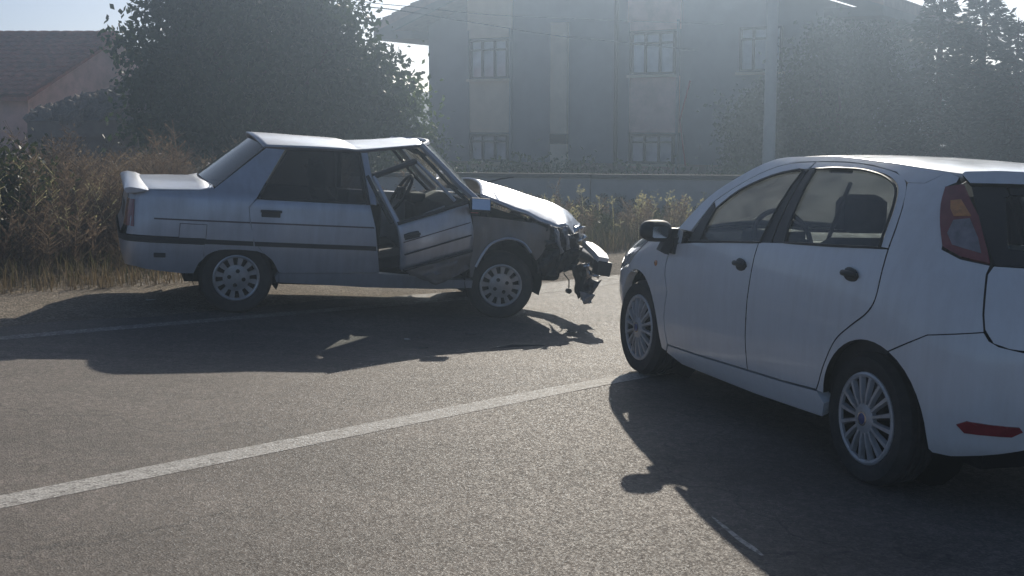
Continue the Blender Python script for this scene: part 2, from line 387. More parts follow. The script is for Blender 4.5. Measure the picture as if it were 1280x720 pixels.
# ------------------------------------------------------------------ car shell system
def pchip(X, Y):
    X = np.asarray(X, float); Y = np.asarray(Y, float); h = np.diff(X); d = np.diff(Y) / h; n = len(X); m = np.zeros(n)
    for i in range(1, n - 1):
        if d[i - 1] * d[i] > 0:
            w1 = 2 * h[i] + h[i - 1]; w2 = h[i] + 2 * h[i - 1]; m[i] = (w1 + w2) / (w1 / d[i - 1] + w2 / d[i])
    m[0] = d[0]; m[-1] = d[-1]
    def f(x):
        x = min(max(x, X[0]), X[-1]); k = min(int(np.searchsorted(X, x, 'right')) - 1, n - 2); t = (x - X[k]) / h[k]
        return (Y[k] * (2 * t**3 - 3 * t * t + 1) + m[k] * h[k] * (t**3 - 2 * t * t + t) + Y[k + 1] * (3 * t * t - 2 * t**3) + m[k + 1] * h[k] * (t**3 - t * t))
    return f
class Shell:
    def __init__(s, wz, xf, xr, xm, nf, nr):
        s.w = pchip(*zip(*wz)); s.xf = pchip(*zip(*xf)); s.xr = pchip(*zip(*xr)); s.xm = xm; s.nf = nf; s.nr = nr
        zr = .55; af = s.xf(zr) - xm; ar = xm - s.xr(zr); W = s.w(zr)
        def arc(n):
            y1 = np.linspace(0, .86, 90); xa = (1 - y1**n)**(1 / n); x2 = np.linspace(xa[-1], 0, 120)[1:]; ya = (1 - x2**n)**(1 / n)
            return np.concatenate([xa, x2]), np.concatenate([y1, ya])
        fx, fy = arc(nf); rx, ry = arc(nr)
        s.X = np.concatenate([fx, -rx[::-1][1:]]); s.Y = np.concatenate([fy, ry[::-1][1:]])
        px = np.where(s.X > 0, s.X * af, s.X * ar); py = s.Y * W
        s.A = np.concatenate([[0], np.cumsum(np.hypot(np.diff(px), np.diff(py)))]); s.L = s.A[-1]
    def a(s, p):
        v, z = p[0], p[1]
        if len(p) == 2:
            q = (v - s.xm) / ((s.xf(z) - s.xm) if v >= s.xm else (s.xm - s.xr(z))); q = max(-1, min(1, q))
            return float(np.interp(-q, -s.X, s.A))
        y = max(-1, min(1, abs(v) / s.w(z))); im = int(np.argmax(s.Y))
        if p[2] == 'r':
            q = float(np.interp(-y, -s.Y[im:], s.A[im:])); return q if v >= 0 else 2 * s.L - q
        q = float(np.interp(y, s.Y[:im + 1], s.A[:im + 1])); return q if v >= 0 else -q
    def P(s, a, z, side=1, off=0):
        sg = 1
        if a > s.L: a = 2 * s.L - a; sg = -1
        if a < 0: a = -a; sg = -1
        X = float(np.interp(a, s.A, s.X)); Y = float(np.interp(a, s.A, s.Y))
        x = s.xm + X * ((s.xf(z) - s.xm) if X > 0 else (s.xm - s.xr(z)))
        return Vector((x, side * sg * s.w(z) * Y, z))
    def nrm(s, a, z, side):
        e = .004
        da = s.P(a + e, z, side) - s.P(a - e, z, side); dz = s.P(a, z + e, side) - s.P(a, z - e, side)
        n = da.cross(dz) * side
        if n.length < 1e-12: return Vector((0, side, 0))
        n.normalize()
        return n
def inset_poly(p, d):
    n = len(p); ar = sum(p[i][0] * p[(i + 1) % n][1] - p[(i + 1) % n][0] * p[i][1] for i in range(n)); sg = 1 if ar > 0 else -1
    out = []
    for i in range(n):
        a = Vector(p[i - 1]); b = Vector(p[i]); c = Vector(p[(i + 1) % n])
        e1 = (b - a).normalized(); e2 = (c - b).normalized()
        n1 = Vector((-e1.y, e1.x)) * sg; n2 = Vector((-e2.y, e2.x)) * sg
        m = n1 + n2
        if m.length < .3: m = n1
        m = m / max(.5, m.dot(n1)) if m.length > 0 else n1
        out.append(b + m * d)
    return out
def spl(pts, k=5):
    """open Catmull-Rom through 2-D points"""
    o = []
    for i in range(len(pts) - 1):
        p0 = pts[max(0, i - 1)]; p1 = pts[i]; p2 = pts[i + 1]; p3 = pts[min(len(pts) - 1, i + 2)]
        for j in range(k):
            t = j / k
            o.append(tuple(.5 * (2 * p1[q] + (p2[q] - p0[q]) * t + (2 * p0[q] - 5 * p1[q] + 4 * p2[q] - p3[q]) * t * t + (3 * p1[q] - p0[q] - 3 * p2[q] + p3[q]) * t**3) for q in range(len(p1))))
    o.append(tuple(pts[-1])); return o
def arcpts(c, r, a0, a1, n=14):
    return [(c[0] + r * math.cos(R(a0 + (a1 - a0) * i / n)), c[1] + r * math.sin(R(a0 + (a1 - a0) * i / n))) for i in range(n + 1)]
def panel(sh, name, poly, m, parent, side=1, ins=.0017, fl=.02, off=0, step=.07, disp=None, label=None, kind=None):
    uv = []
    for p in poly:
        if len(p) == 2 or isinstance(p[2], str): uv.append((sh.a(p), p[1]))
    if ins: uv = [tuple(q) for q in inset_poly(uv, ins)]
    bm = bmesh.new()
    vs = [bm.verts.new((u, v, 0)) for u, v in uv]
    f = bm.faces.new(vs)
    u0, u1 = min(q[0] for q in uv), max(q[0] for q in uv); v0, v1 = min(q[1] for q in uv), max(q[1] for q in uv)
    for ax, lo, hi in ((0, u0, u1), (1, v0, v1)):
        k = max(1, int((hi - lo) / step))
        for i in range(1, k):
            c = lo + (hi - lo) * i / k
            pn = Vector((1, 0, 0)) if ax == 0 else Vector((0, 1, 0))
            bmesh.ops.bisect_plane(bm, geom=bm.verts[:] + bm.edges[:] + bm.faces[:], plane_co=pn * c, plane_no=pn, dist=1e-5)
    bmesh.ops.triangulate(bm, faces=[f for f in bm.faces if len(f.verts) > 4])
    bm.verts.ensure_lookup_table()
    V = []; NR = []; idx = {}
    for i, vv in enumerate(bm.verts):
        a, z = vv.co.x, vv.co.y; nn = sh.nrm(a, z, side); p = sh.P(a, z, side) + nn * off
        if disp: p = p + nn * disp(p)
        V.append(p); NR.append(nn); idx[vv] = i
    F = [[idx[q] for q in f.verts] for f in bm.faces]
    # orientation
    q = F[0]; fn = (V[q[1]] - V[q[0]]).cross(V[q[2]] - V[q[0]])
    if fn.dot(NR[q[0]]) < 0: F = [list(reversed(x)) for x in F]
    if fl:
        b = len(V)
        be = [e for e in bm.edges if len(e.link_faces) == 1]
        for e in be:
            i, j = idx[e.verts[0]], idx[e.verts[1]]; k = len(V)
            V += [V[i], V[j], V[j] - NR[j] * fl, V[i] - NR[i] * fl]
            g = (V[j] - V[i]).cross(NR[i])
            fc = e.link_faces[0].calc_center_median(); cm = sh.P(fc.x, fc.y, side) + NR[i] * off
            if g.length > 1e-9: g.normalize()
            if g.dot(cm - V[i]) > 0: g = -g
            NR += [g] * 4; F.append([k, k + 1, k + 2, k + 3])
    bm.free()
    me = bpy.data.meshes.new(name); me.from_pydata([tuple(p) for p in V], [], F); me.update(); me.shade_smooth()
    if not disp: me.normals_split_custom_set_from_vertices([tuple(n) for n in NR])
    else: me.set_sharp_from_angle(angle=R(30))
    return link_mesh(name, me, m, parent, kind, label)
def seal(sh, name, poly, m, parent, side=1, r=.007, off=.002):
    pts = []
    n = len(poly)
    for i in range(n):
        p, q = poly[i], poly[(i + 1) % n]
        a0, a1 = sh.a(p), sh.a(q); L = math.hypot(a1 - a0, q[1] - p[1]); k = max(1, int(L / .08))
        for j in range(k):
            t = j / k; a = a0 + (a1 - a0) * t; z = p[1] + (q[1] - p[1]) * t
            pts.append(sh.P(a, z, side) + sh.nrm(a, z, side) * off)
    return MB().tube(pts, r, 6, closed=True).build(name, m, parent, angle=60)
def span(name, curve, m, parent, bulge=lambda t, q: (0, 0), nq=24, fl=0, ends=None, thick=0):
    """surface between a left-hand 3-D curve and its mirror; bulge gives (dx, dz) for |q|"""
    P = []
    for i, c in enumerate(curve):
        t = i / (len(curve) - 1); row = []
        for j in range(nq + 1):
            q = -1 + 2 * j / nq; dx, dz = bulge(t, q)
            row.append((c[0] + dx, c[1] * q, c[2] + dz))
        P.append(row)
    o = MB().grid(P).build(name, m, parent, angle=50)
    me = o.data
    zsum = sum(p.normal.z for p in me.polygons)
    if zsum < 0: me.flip_normals()
    if thick:
        md = o.modifiers.new('solid', 'SOLIDIFY'); md.thickness = thick; md.offset = -1
    return o

# ------------------------------------------------------------------ wheels
def tyre_mb(r, rr, wd):
    h = wd / 2
    prof = [(rr - .006, h - .012), (rr + .012, h), (rr + .35 * (r - rr), h + .006), (rr + .75 * (r - rr), h + .002), (r - .012, h - .018), (r, h - .035)]
    g = h - .04
    for k in range(4):
        x = g * (1 - 2 * k / 3.5) if k else g
        if k: prof += [(r, x + .012), (r - .008, x + .009), (r - .008, x), (r, x - .003)]
    prof += [(r, -(h - .035)), (r - .012, -(h - .018)), (rr + .75 * (r - rr), -(h + .002)), (rr + .012, -h), (rr - .006, -h + .012), (rr - .012, 0), (rr - .006, h - .012)]
    return MB().lathe(prof, 48, 'y')
def ring_seg(mb, r0, r1, a0, a1, y0, y1, n=1):
    vs = []
    for i in range(n + 1):
        a = a0 + (a1 - a0) * i / n
        for r in (r0, r1):
            for y in (y0, y1): vs.append((r * math.cos(a), y, r * math.sin(a)))
    fs = []
    for i in range(n):
        b = 4 * i
        fs += [(b, b + 4, b + 6, b + 2), (b + 1, b + 3, b + 7, b + 5), (b, b + 1, b + 5, b + 4), (b + 2, b + 6, b + 7, b + 3)]
    fs += [(0, 2, 3, 1), (4 * n, 4 * n + 1, 4 * n + 3, 4 * n + 2)]
    return mb.add(vs, fs)
def wheel(parent, x, y, z, r, rr, kind, out, steer=0, phase=0, squash=0):
    """out = +1 left side, -1 right side; outer face at y"""
    wd = .19
    p = tyre_mb(r, rr, wd).build('wheel', M['rubber'], parent, angle=28)
    p.location = (x, y - out * wd / 2, z); p.rotation_euler = (0, phase, R(steer) + (0 if out > 0 else math.pi))
    if squash:
        for v in p.data.vertices: pass
    f = wd / 2
    MB().lathe([(rr - .004, f - .014), (rr - .012, f - .05), (rr - .03, -f + .02), (.02, -f + .04)], 40, 'y').build('wheel_well', M['gap'], p)
    mb = MB()
    if kind == 'cover':
        mb.lathe([(rr, f - .016), (rr - .004, f - .004), (rr - .014, f), (rr - .026, f - .004), (rr - .028, f - .016)], 48, 'y')
        n = 16
        for k in range(n):
            a = 2 * math.pi * k / n; hw0, hw1 = .010, .011
            d = Vector((math.cos(a), 0, math.sin(a))); t = Vector((-math.sin(a), 0, math.cos(a)))
            vs = []
            for rad, hw, yo in ((.055, .0085, f + .004), (.11, .0085, f + .006), (rr - .02, .0125, f - .003)):
                for dy, kx in ((-.022, 1.2), (0, .75)):
                    for sg in (-1, 1):
                        q = d * rad + t * hw * sg * kx; vs.append((q.x, yo + dy, q.z))
            fs = []
            for i in range(2):
                b = 4 * i
                fs += [(b, b + 4, b + 6, b + 2), (b + 1, b + 3, b + 7, b + 5), (b + 2, b + 6, b + 7, b + 3)]
            mb.add(vs, fs)
        mb.lathe([(.07, f - .02), (.07, f + .002), (.055, f + .008), (.034, f + .010)], 32, 'y')
        mb.build('wheel_cover', M['cover'], p, angle=40)
        MB().lathe([(.035, f + .006), (.034, f + .012), (.026, f + .0135), (.0, f + .0135)], 24, 'y').build('centre_cap', M['chrome'], p)
        MB().lathe([(.025, f + .0138), (.022, f + .0155), (0, f + .0158)], 20, 'y').build('badge', M['blue'], p)
    else:
        mb.lathe([(rr, f - .016), (rr - .003, f - .002), (rr - .012, f + .001), (rr - .024, f - .004), (rr - .028, f - .022)], 48, 'y')
        n = 12
        for k in range(n):
            a = 2 * math.pi * k / n; ring_seg(mb, .098, rr - .02, a - .135, a + .135, f - .03, f - .006, 1)
        ring_seg_all = [(.105, f - .03), (.105, f - .004), (.06, f + .004), (.028, f + .006), (0, f + .006)]
        mb.lathe(ring_seg_all, 36, 'y')
        mb.build('alloy_rim', M['rim'], p, angle=35)
        for k in range(4):
            a = math.pi / 2 * k + .5
            MB().lathe([(.0165, f - .004), (.0165, f + .0065), (.012, f + .007), (0, f + .004)], 12, 'y', (.058 * math.cos(a), 0, .058 * math.sin(a))).build('bolt_hole', M['gap'], p)
    return p

def seat(parent, x, y, zf, m, top=.62, rake=.32, headrest=True, wide=.46):
    def rbox(nm, prof, hw, mat_, par):
        mb = MB(); n = len(prof); rows = []
        ys = [-1, -.93, -.7, 0, .7, .93, 1]; 
        for q in ys:
            sc = 1 - .16 * max(0, abs(q) - .7) / .3
            cx = sum(p[0] for p in prof) / n; cz = sum(p[1] for p in prof) / n
            rows.append([(x + cx + (p[0] - cx) * sc, y + q * hw, cz + (p[1] - cz) * sc) for p in prof])
        vs = [p for r_ in rows for p in r_]
        fs = [(i * n + k, i * n + (k + 1) % n, (i + 1) * n + (k + 1) % n, (i + 1) * n + k) for i in range(len(ys) - 1) for k in range(n)]
        fs += [tuple(range(n)), tuple((len(ys) - 1) * n + k for k in range(n - 1, -1, -1))]
        return mb.add(vs, fs).build(nm, mat_, par, angle=60)
    b = rbox('front_seat' if headrest else 'rear_bench', [(-.05, zf), (.47, zf + .05), (.52, zf + .11), (.45, zf + .18), (.1, zf + .12), (-.02, zf + .14)], wide / 2, m, parent)
    bx = lambda t: -.02 - math.sin(rake) * t
    rbox('seat_back', [(bx(0) + .06, zf + .10), (bx(.3) + .09, zf + .38), (bx(top) + .05, zf + .08 + top), (bx(top) - .02, zf + .11 + top), (bx(top) - .08, zf + .06 + top), (bx(.3) - .08, zf + .36), (bx(0) - .1, zf + .10)], wide / 2, m, b)
    if headrest:
        hx = bx(top + .12)
        rbox('headrest', [(hx + .05, zf + top + .14), (hx + .05, zf + top + .3), (hx + .01, zf + top + .335), (hx - .05, zf + top + .31), (hx - .06, zf + top + .14)], .125, m, b)
    return b
def steering(parent, x, y, z, r, lean, m):
    c = Vector((x, y, z)); pts = []
    ax = Vector((-math.cos(lean), 0, math.sin(lean))); u = Vector((0, 1, 0)); v = ax.cross(u)
    for k in range(28):
        q = 2 * math.pi * k / 28; pts.append(c + (u * math.cos(q) + v * math.sin(q)) * r)
    mb = MB().tube(pts, .015, 8, closed=True)
    for q in (0, math.pi, -math.pi / 2):
        mb.tube([c, c + (u * math.cos(q) + v * math.sin(q)) * r], .013, 6)
    mb.box(c, (.05, .14, .11)); mb.tube([c, c - ax * .4], .03, 8)
    return mb.build('steering_wheel', m, parent, angle=40)

# ------------------------------------------------------------------ white hatchback (left side and rear corner face the camera)
hb = empty('hatchback_car', 'white five-door hatchback with multi-spoke wheel covers parked across the lane line', 'car',
           (X2, Y2, Z2 + .0215), (tilt(TX, TY) @ Matrix.Rotation(W2, 3, 'Z')).to_euler())
H2 = Shell([(.15, .75), (.18, .77), (.25, .80), (.35, .825), (.5, .84), (.65, .843), (.8, .835), (.95, .815), (1.0, .80), (1.1, .765), (1.2, .72), (1.3, .665), (1.38, .61), (1.42, .575), (1.49, .50)],
           [(.15, 3.1), (.3, 3.27), (.5, 3.36), (.6, 3.34), (.7, 3.28), (.8, 3.12), (.88, 2.95), (.98, 2.75), (1.49, 2.6)],
           [(.15, -.55), (.2, -.58), (.3, -.66), (.5, -.70), (.65, -.695), (.8, -.67), (.95, -.62), (1.1, -.55), (1.25, -.47), (1.40, -.37), (1.49, -.3)], 1.0, 4.2, 5)
H2u = Shell([(.15, .75), (.5, .84), (.65, .843), (.8, .835), (.95, .815), (1.0, .80), (1.1, .765), (1.2, .72), (1.3, .665), (1.38, .61), (1.42, .575), (1.49, .50)],
            [(.15, 4.2), (1.49, 4.2)],
            [(.15, -.55), (.2, -.58), (.3, -.66), (.5, -.70), (.65, -.695), (.8, -.67), (.95, -.62), (1.1, -.55), (1.25, -.47), (1.40, -.37), (1.49, -.3)], 1.0, 6, 5)
WP, BK, GP = M['white'], M['black'], M['gap']
fa = (2.51, .305); ra = (-.05, .33)
for sd_ in (1, -1):
    # front door
    fd = panel(H2, 'front_door', [(2.03, .27), (1.6, .288), (1.017, .318), (1.03, .5), (1.03, .69), (1.02, .998), (1.4, .958), (1.72, .925), (1.93, .90), (2.03, .845), (2.0, .6)], WP, hb, sd_)
    win = [(1.653, .942)] + [(1.4, .963), (1.0, 1.0), (.94, 1.386)] + spl([(.98, 1.386), (1.193, 1.343), (1.443, 1.245), (1.60, 1.13)], 3)
    panel(H2u, 'window_glass', win, M['clear'], fd, sd_, ins=0, fl=0, off=-.006)
    seal(H2u, 'window_seal', win, BK, fd, sd_)
    panel(H2u, 'door_frame', spl([(1.66, 1.17), (1.47, 1.283), (1.28, 1.37), (1.1, 1.415), (.9, 1.43)], 3) + [(.915, 1.392)] + spl([(.94, 1.390), (1.193, 1.350), (1.443, 1.253), (1.61, 1.135)], 3), WP, fd, sd_, ins=.002, fl=.015)
    panel(H2u, 'quarter_light', [(1.80, .925), (1.665, .94), (1.622, 1.13), (1.655, 1.165), (1.69, 1.13)], BK, fd, sd_, ins=.001, fl=.012)
    # rear door
    rd = panel(H2, 'rear_door', [(1.013, .318), (.66, .335), (.345, .358)] + spl([(.320, .40), (.274, .50), (.197, .625), (.092, .710), (-.018, .795), (-.055, .888), (-.035, 1.075)], 4) + [(.36, 1.046), (.75, 1.022), (1.014, .999), (1.024, .69), (1.024, .5)], WP, hb, sd_)
    rw = [(.775, 1.022), (.36, 1.049), (.021, 1.076)] + spl([(.035, 1.15), (.058, 1.25), (.112, 1.335), (.222, 1.380), (.365, 1.402), (.509, 1.409), (.70, 1.405)], 3) + [(.84, 1.394)]
    panel(H2u, 'window_glass', rw, M['rearglass'], rd, sd_, ins=0, fl=0, off=-.006)
    seal(H2u, 'window_seal', rw, BK, rd, sd_)
    fr = spl([(-.035, 1.078), (-.022, 1.172), (.012, 1.28), (.078, 1.368), (.2, 1.410), (.417, 1.433), (.65, 1.439), (.893, 1.432)], 4) + [(.893, 1.396), (.845, 1.400)] + spl([(.70, 1.411), (.509, 1.416), (.365, 1.409), (.215, 1.388), (.104, 1.341), (.050, 1.252), (.027, 1.15), (.012, 1.078)], 4)
    panel(H2u, 'door_frame', fr, WP, rd, sd_, ins=.002, fl=.015)
    for nm, x, z, par in (('door_handle', 1.147, .864, fd), ('door_handle', .156, .935, rd)):
        a = H2.a((x, z)); c = H2.P(a, z, sd_); mb = MB()
        prof = []
        for i in range(9):
            t = -1 + 2 * i / 8; prof.append((max(.001, math.sqrt(max(0, 1 - t * t))), t))
        vs = []; n = 16
        for (r_, t) in prof:
            for k in range(n):
                q = 2 * math.pi * k / n
                vs.append((c.x + t * .064 - .008, c.y + sd_ * (.007 * r_ * math.cos(q)), c.z + (.036 + .005 * t) * r_ * math.sin(q)))
        mb.add(vs, [(i * n + k, i * n + (k + 1) % n, (i + 1) * n + (k + 1) % n, (i + 1) * n + k) for i in range(8) for k in range(n)])
        mb.tube([c + Vector((-.062, sd_ * .008, .006)), c + Vector((-.03, sd_ * .026, .009)), c + Vector((.02, sd_ * .027, .009)), c + Vector((.05, sd_ * .008, .004))], [.010, .014, .014, .010], 8)
        mb.build(nm, BK, par, angle=50)
    # mirror: housing, glass, foot
    mx, my, mz = 1.985, sd_ * .935, .968
    prof = [(.0, .06, .04), (.02, .085, .055), (.05, .10, .066), (.09, .095, .062), (.125, .075, .05), (.145, .03, .02)]
    vs = []; n = 20
    for (dx, hw, hh) in prof:
        for k in range(n):
            q = 2 * math.pi * k / n; cx_, sx_ = math.cos(q), math.sin(q)
            e = .75; vs.append((mx - .05 + dx, my + hw * math.copysign(abs(cx_)**e, cx_), mz + hh * math.copysign(abs(sx_)**e, sx_)))
    mb = MB().add(vs, [(i * n + k, i * n + (k + 1) % n, (i + 1) * n + (k + 1) % n, (i + 1) * n + k) for i in range(5) for k in range(n)] + [tuple(5 * n + k for k in range(n))])
    mb.add(vs[:n], [tuple(range(n))])
    mb.box((mx + .015, sd_ * .855, mz - .07), (.06, .06, .13), Matrix.Rotation(sd_ * .45, 3, 'X')); mb.box((mx + .03, sd_ * .85, mz - .02), (.06, .13, .07))
    mb.box((mx + .01, sd_ * .82, mz - .085), (.10, .03, .10))
    mo = mb.build('door_mirror', BK, fd, angle=45)
    MB().add([(mx - .0525, my + .05 * a_ * .98, mz + .034 * b_ - .004) for a_, b_ in ((-1, -.8), (-.8, -1), (.8, -1), (1, -.8), (1, .8), (.8, 1), (-.8, 1), (-1, .8))], [tuple(range(8))]).build('mirror_glass', M['mirrorglass'], mo)
    # pillars, roof rail, quarter, fender, sill
    panel(H2u, 'pillar_trim', [(1.0, 1.0), (.895, 1.008), (.905, 1.393), (.94, 1.388)], BK, hb, sd_, ins=.001, fl=.015, off=.001)
    panel(H2u, 'pillar_trim', [(.885, 1.009), (.785, 1.019), (.85, 1.397), (.897, 1.395)], BK, hb, sd_, ins=.001, fl=.015, off=.001)
    panel(H2u, 'roof_rail', spl([(1.96, .985), (1.75, 1.19), (1.535, 1.322), (1.36, 1.408), (1.22, 1.442), (.98, 1.456), (.75, 1.462), (.37, 1.452), (.07, 1.436), (-.10, 1.424)], 4) + [(-.03, 1.372), (.07, 1.370), (.2, 1.414)] + spl([(.417, 1.437), (.65, 1.443), (.9, 1.434), (1.1, 1.419), (1.28, 1.374), (1.47, 1.287), (1.66, 1.175), (1.69, 1.13), (1.80, .985)], 3), WP, hb, sd_, ins=.0, fl=.03)
    q = [(-.035, 1.372), (.068, 1.368)] + spl([(.006, 1.28), (-.028, 1.172), (-.041, 1.075), (-.060, .888), (-.023, .791), (.089, .706), (.194, .621), (.271, .496), (.317, .396), (.342, .353)], 4)[1:]
    q += arcpts(ra, .335, 4, 112, 14)[0:] + [(-.240, .675), (-.373, .747), (.643, .79, 'r'), (.640, .86, 'r'), (.600, 1.02, 'r'), (.578, 1.056, 'r'), (-.400, 1.072), (-.310, 1.104), (-.306, 1.118)] + spl([(-.298, 1.13), (-.235, 1.22), (-.190, 1.29), (-.152, 1.362)], 3) + [(-.185, 1.385), (-.175, 1.408), (-.10, 1.426)]
    # body-side quarter panel with tail lamp opening
    panel(H2, 'quarter_panel', q, WP, hb, sd_, ins=.001, fl=.035)
    panel(H2, 'front_fender', [(2.038, .27), (2.095, .215)] + arcpts(fa, .365, 193, 68, 14) + [(2.72, .68), (2.60, .775), (2.46, .855), (2.3, .915), (2.16, .955), (1.96, .98), (1.935, .905), (2.036, .848), (2.006, .6)], WP, hb, sd_)
    a_ = H2.a((2.208, .749)); c = H2.P(a_, .749, sd_)
    MB().lathe([(.018, -.004), (.018, .004), (.012, .008), (0, .009)], 14, 'y', (c.x, c.y, c.z)).build('side_repeater', M['amber'], hb)
    panel(H2, 'headlight', [(2.36, .895), (2.47, .848), (2.61, .768), (2.74, .672), (2.98, .62), (3.16, .67), (3.10, .75), (2.85, .815), (2.6, .862)], M['lamp'], hb, sd_, off=.004)
    panel(H2, 'sill', [(2.09, .21), (2.03, .262), (1.6, .28), (1.013, .31), (.66, .327), (.34, .350), (.290, .300), (.33, .225), (1.0, .19), (1.9, .17)], WP, hb, sd_, fl=.06)
    # tail lamp
    tl = panel(H2, 'tail_light', spl([(-.312, 1.112), (-.248, 1.2), (-.19, 1.29), (-.155, 1.362)], 3) + [(-.215, 1.378), (.525, 1.375, 'r'), (.548, 1.25, 'r'), (.568, 1.12, 'r'), (.575, 1.062, 'r'), (-.40, 1.08)], M['darkred'], hb, sd_, off=.006)
    panel(H2, 'reversing_lens', [(.616, 1.225, 'r'), (.576, 1.237, 'r'), (.582, 1.16, 'r'), (.592, 1.10, 'r'), (-.345, 1.125), (-.30, 1.17)], M['smoke'], tl, sd_, ins=0, off=.009, fl=.006)
    panel(H2, 'indicator_lens', [(-.227, 1.304), (-.265, 1.311), (.569, 1.247, 'r'), (.609, 1.241, 'r'), (-.25, 1.27)], M['amber'], tl, sd_, ins=0, off=.010, fl=.006)
    panel(H2, 'reflector', [(.695, .392, 'r'), (.675, .412, 'r'), (.50, .405, 'r'), (.482, .386, 'r'), (.52, .362, 'r'), (.67, .360, 'r')], M['red'], hb, sd_, ins=0, off=.006, fl=.015)
    wheel(hb, 0, sd_ * .785, .295, .305, .216, 'cover', sd_, phase=.3 * sd_)
    wheel(hb, 2.51, sd_ * .785, .295, .305, .216, 'cover', sd_, phase=1.1 * sd_)
    for cx, c_, r_ in ((2.51, fa, .375), (0, ra, .345)):
        ring = []
        for i in range(17):
            t = R(-15 + 210 * i / 16); ring.append([(c_[0] + r_ * math.cos(t), sd_ * yy, max(.13, c_[1] + r_ * math.sin(t))) for yy in (.66 if c_ is ra else .68, .5)])
        o = MB().grid(ring)
        o.add([(c_[0] + r_ * math.cos(R(t)), sd_ * .5, c_[1] + r_ * math.sin(R(t))) for t in range(0, 360, 20)], [tuple(range(18))])
        o.build('wheel_arch_liner', GP, hb)
# bumpers, tailgate: outlines run round the end of the car
def panel_uv(sh, name, uv, m, parent, **k):
    keep = sh.a; sh.a = lambda p: p[0]
    try: return panel(sh, name, uv, m, parent, **k)
    finally: sh.a = keep
def wrap(sh, bot, top, end):
    """bot: left outline from the flank to the middle; top: same direction; mirrored and closed"""
    L2 = 2 * sh.L if end == 'r' else 0
    B = [(sh.a(p), p[1]) for p in bot]; T = [(sh.a(p), p[1]) for p in top]
    mr = lambda h: [(L2 - x, z) for x, z in h]
    return B + mr(B[::-1]) + mr(T) + T[::-1]
uv = wrap(H2, arcpts(ra, .335, 113, 194, 8) + [(-.385, .235), (.66, .235, 'r'), (.446, .30, 'r'), (.2, .31, 'r')],
          [(-.242, .671), (-.373, .744), (.643, .787, 'r'), (.630, .755, 'r'), (.60, .735, 'r'), (.504, .715, 'r'), (.40, .703, 'r'), (.2, .69, 'r')], 'r')
rb = panel_uv(H2, 'rear_bumper', uv, WP, hb, fl=.035, ins=.001)
uv = wrap(H2, arcpts(fa, .365, 66, -12, 8) + [(2.86, .20), (.70, .17, 'f'), (.3, .17, 'f')], [(2.73, .675), (2.74, .665), (2.98, .612), (.45, .66, 'f'), (.2, .66, 'f')], 'f')
fb = panel_uv(H2, 'front_bumper', uv, WP, hb, fl=.05)
uv = wrap(H2, [(.45, .24, 'f'), (.3, .23, 'f'), (.1, .23, 'f')], [(.45, .40, 'f'), (.3, .44, 'f'), (.1, .45, 'f')], 'f')
panel_uv(H2, 'lower_grille', uv, BK, fb, fl=.01, off=.004)
uv = wrap(H2, [(.571, 1.050, 'r'), (.595, 1.02, 'r'), (.636, .86, 'r'), (.639, .80, 'r'), (.616, .747, 'r'), (.56, .728, 'r'), (.40, .713, 'r'), (.2, .70, 'r')], [(.566, 1.055, 'r'), (.4, 1.052, 'r'), (.2, 1.052, 'r')], 'r')
tg = panel_uv(H2, 'tailgate', uv, WP, hb, fl=.03)
uv = wrap(H2, [(.512, 1.366, 'r'), (.548, 1.2, 'r'), (.562, 1.058, 'r'), (.4, 1.056, 'r'), (.2, 1.056, 'r')], [(.50, 1.372, 'r'), (.4, 1.376, 'r'), (.2, 1.378, 'r')], 'r')
# dark frit border as a ring of four strips, clear pane inside
def strip(name, pts, m, par, off=0, fl=.01): return panel(H2, name, pts, m, par, 1, ins=0, off=off, fl=fl)
rg = panel_uv(H2, 'rear_window', wrap(H2, [(.43, 1.335, 'r'), (.497, 1.127, 'r'), (.25, 1.115, 'r')], [(.41, 1.343, 'r'), (.25, 1.347, 'r')], 'r'), M['clear'], tg, ins=0, fl=0, off=-.002)
for sg in (1, -1):
    panel(H2, 'window_border', [(.512, 1.372, 'r'), (.562, 1.058, 'r'), (.40, 1.056, 'r'), (.43, 1.122, 'r'), (.497, 1.127, 'r'), (.43, 1.335, 'r'), (.41, 1.343, 'r'), (.41, 1.376, 'r')], BK, tg, sg, ins=0, fl=.012)
panel_uv(H2, 'window_border', wrap(H2, [(.40, 1.376, 'r'), (.405, 1.345, 'r'), (.2, 1.348, 'r')], [(.39, 1.377, 'r'), (.2, 1.379, 'r')], 'r'), BK, tg, ins=0, fl=.012)
panel_uv(H2, 'window_border', wrap(H2, [(.425, 1.120, 'r'), (.395, 1.056, 'r'), (.2, 1.056, 'r')], [(.42, 1.121, 'r'), (.2, 1.115, 'r')], 'r'), BK, tg, ins=0, fl=.012)
panel_uv(H2, 'spoiler', wrap(H2, [(.508, 1.408, 'r'), (.512, 1.374, 'r'), (.4, 1.379, 'r'), (.2, 1.381, 'r')], [(.495, 1.420, 'r'), (.4, 1.43, 'r'), (.2, 1.432, 'r')], 'r'), WP, tg, ins=0, off=.020, fl=.03)
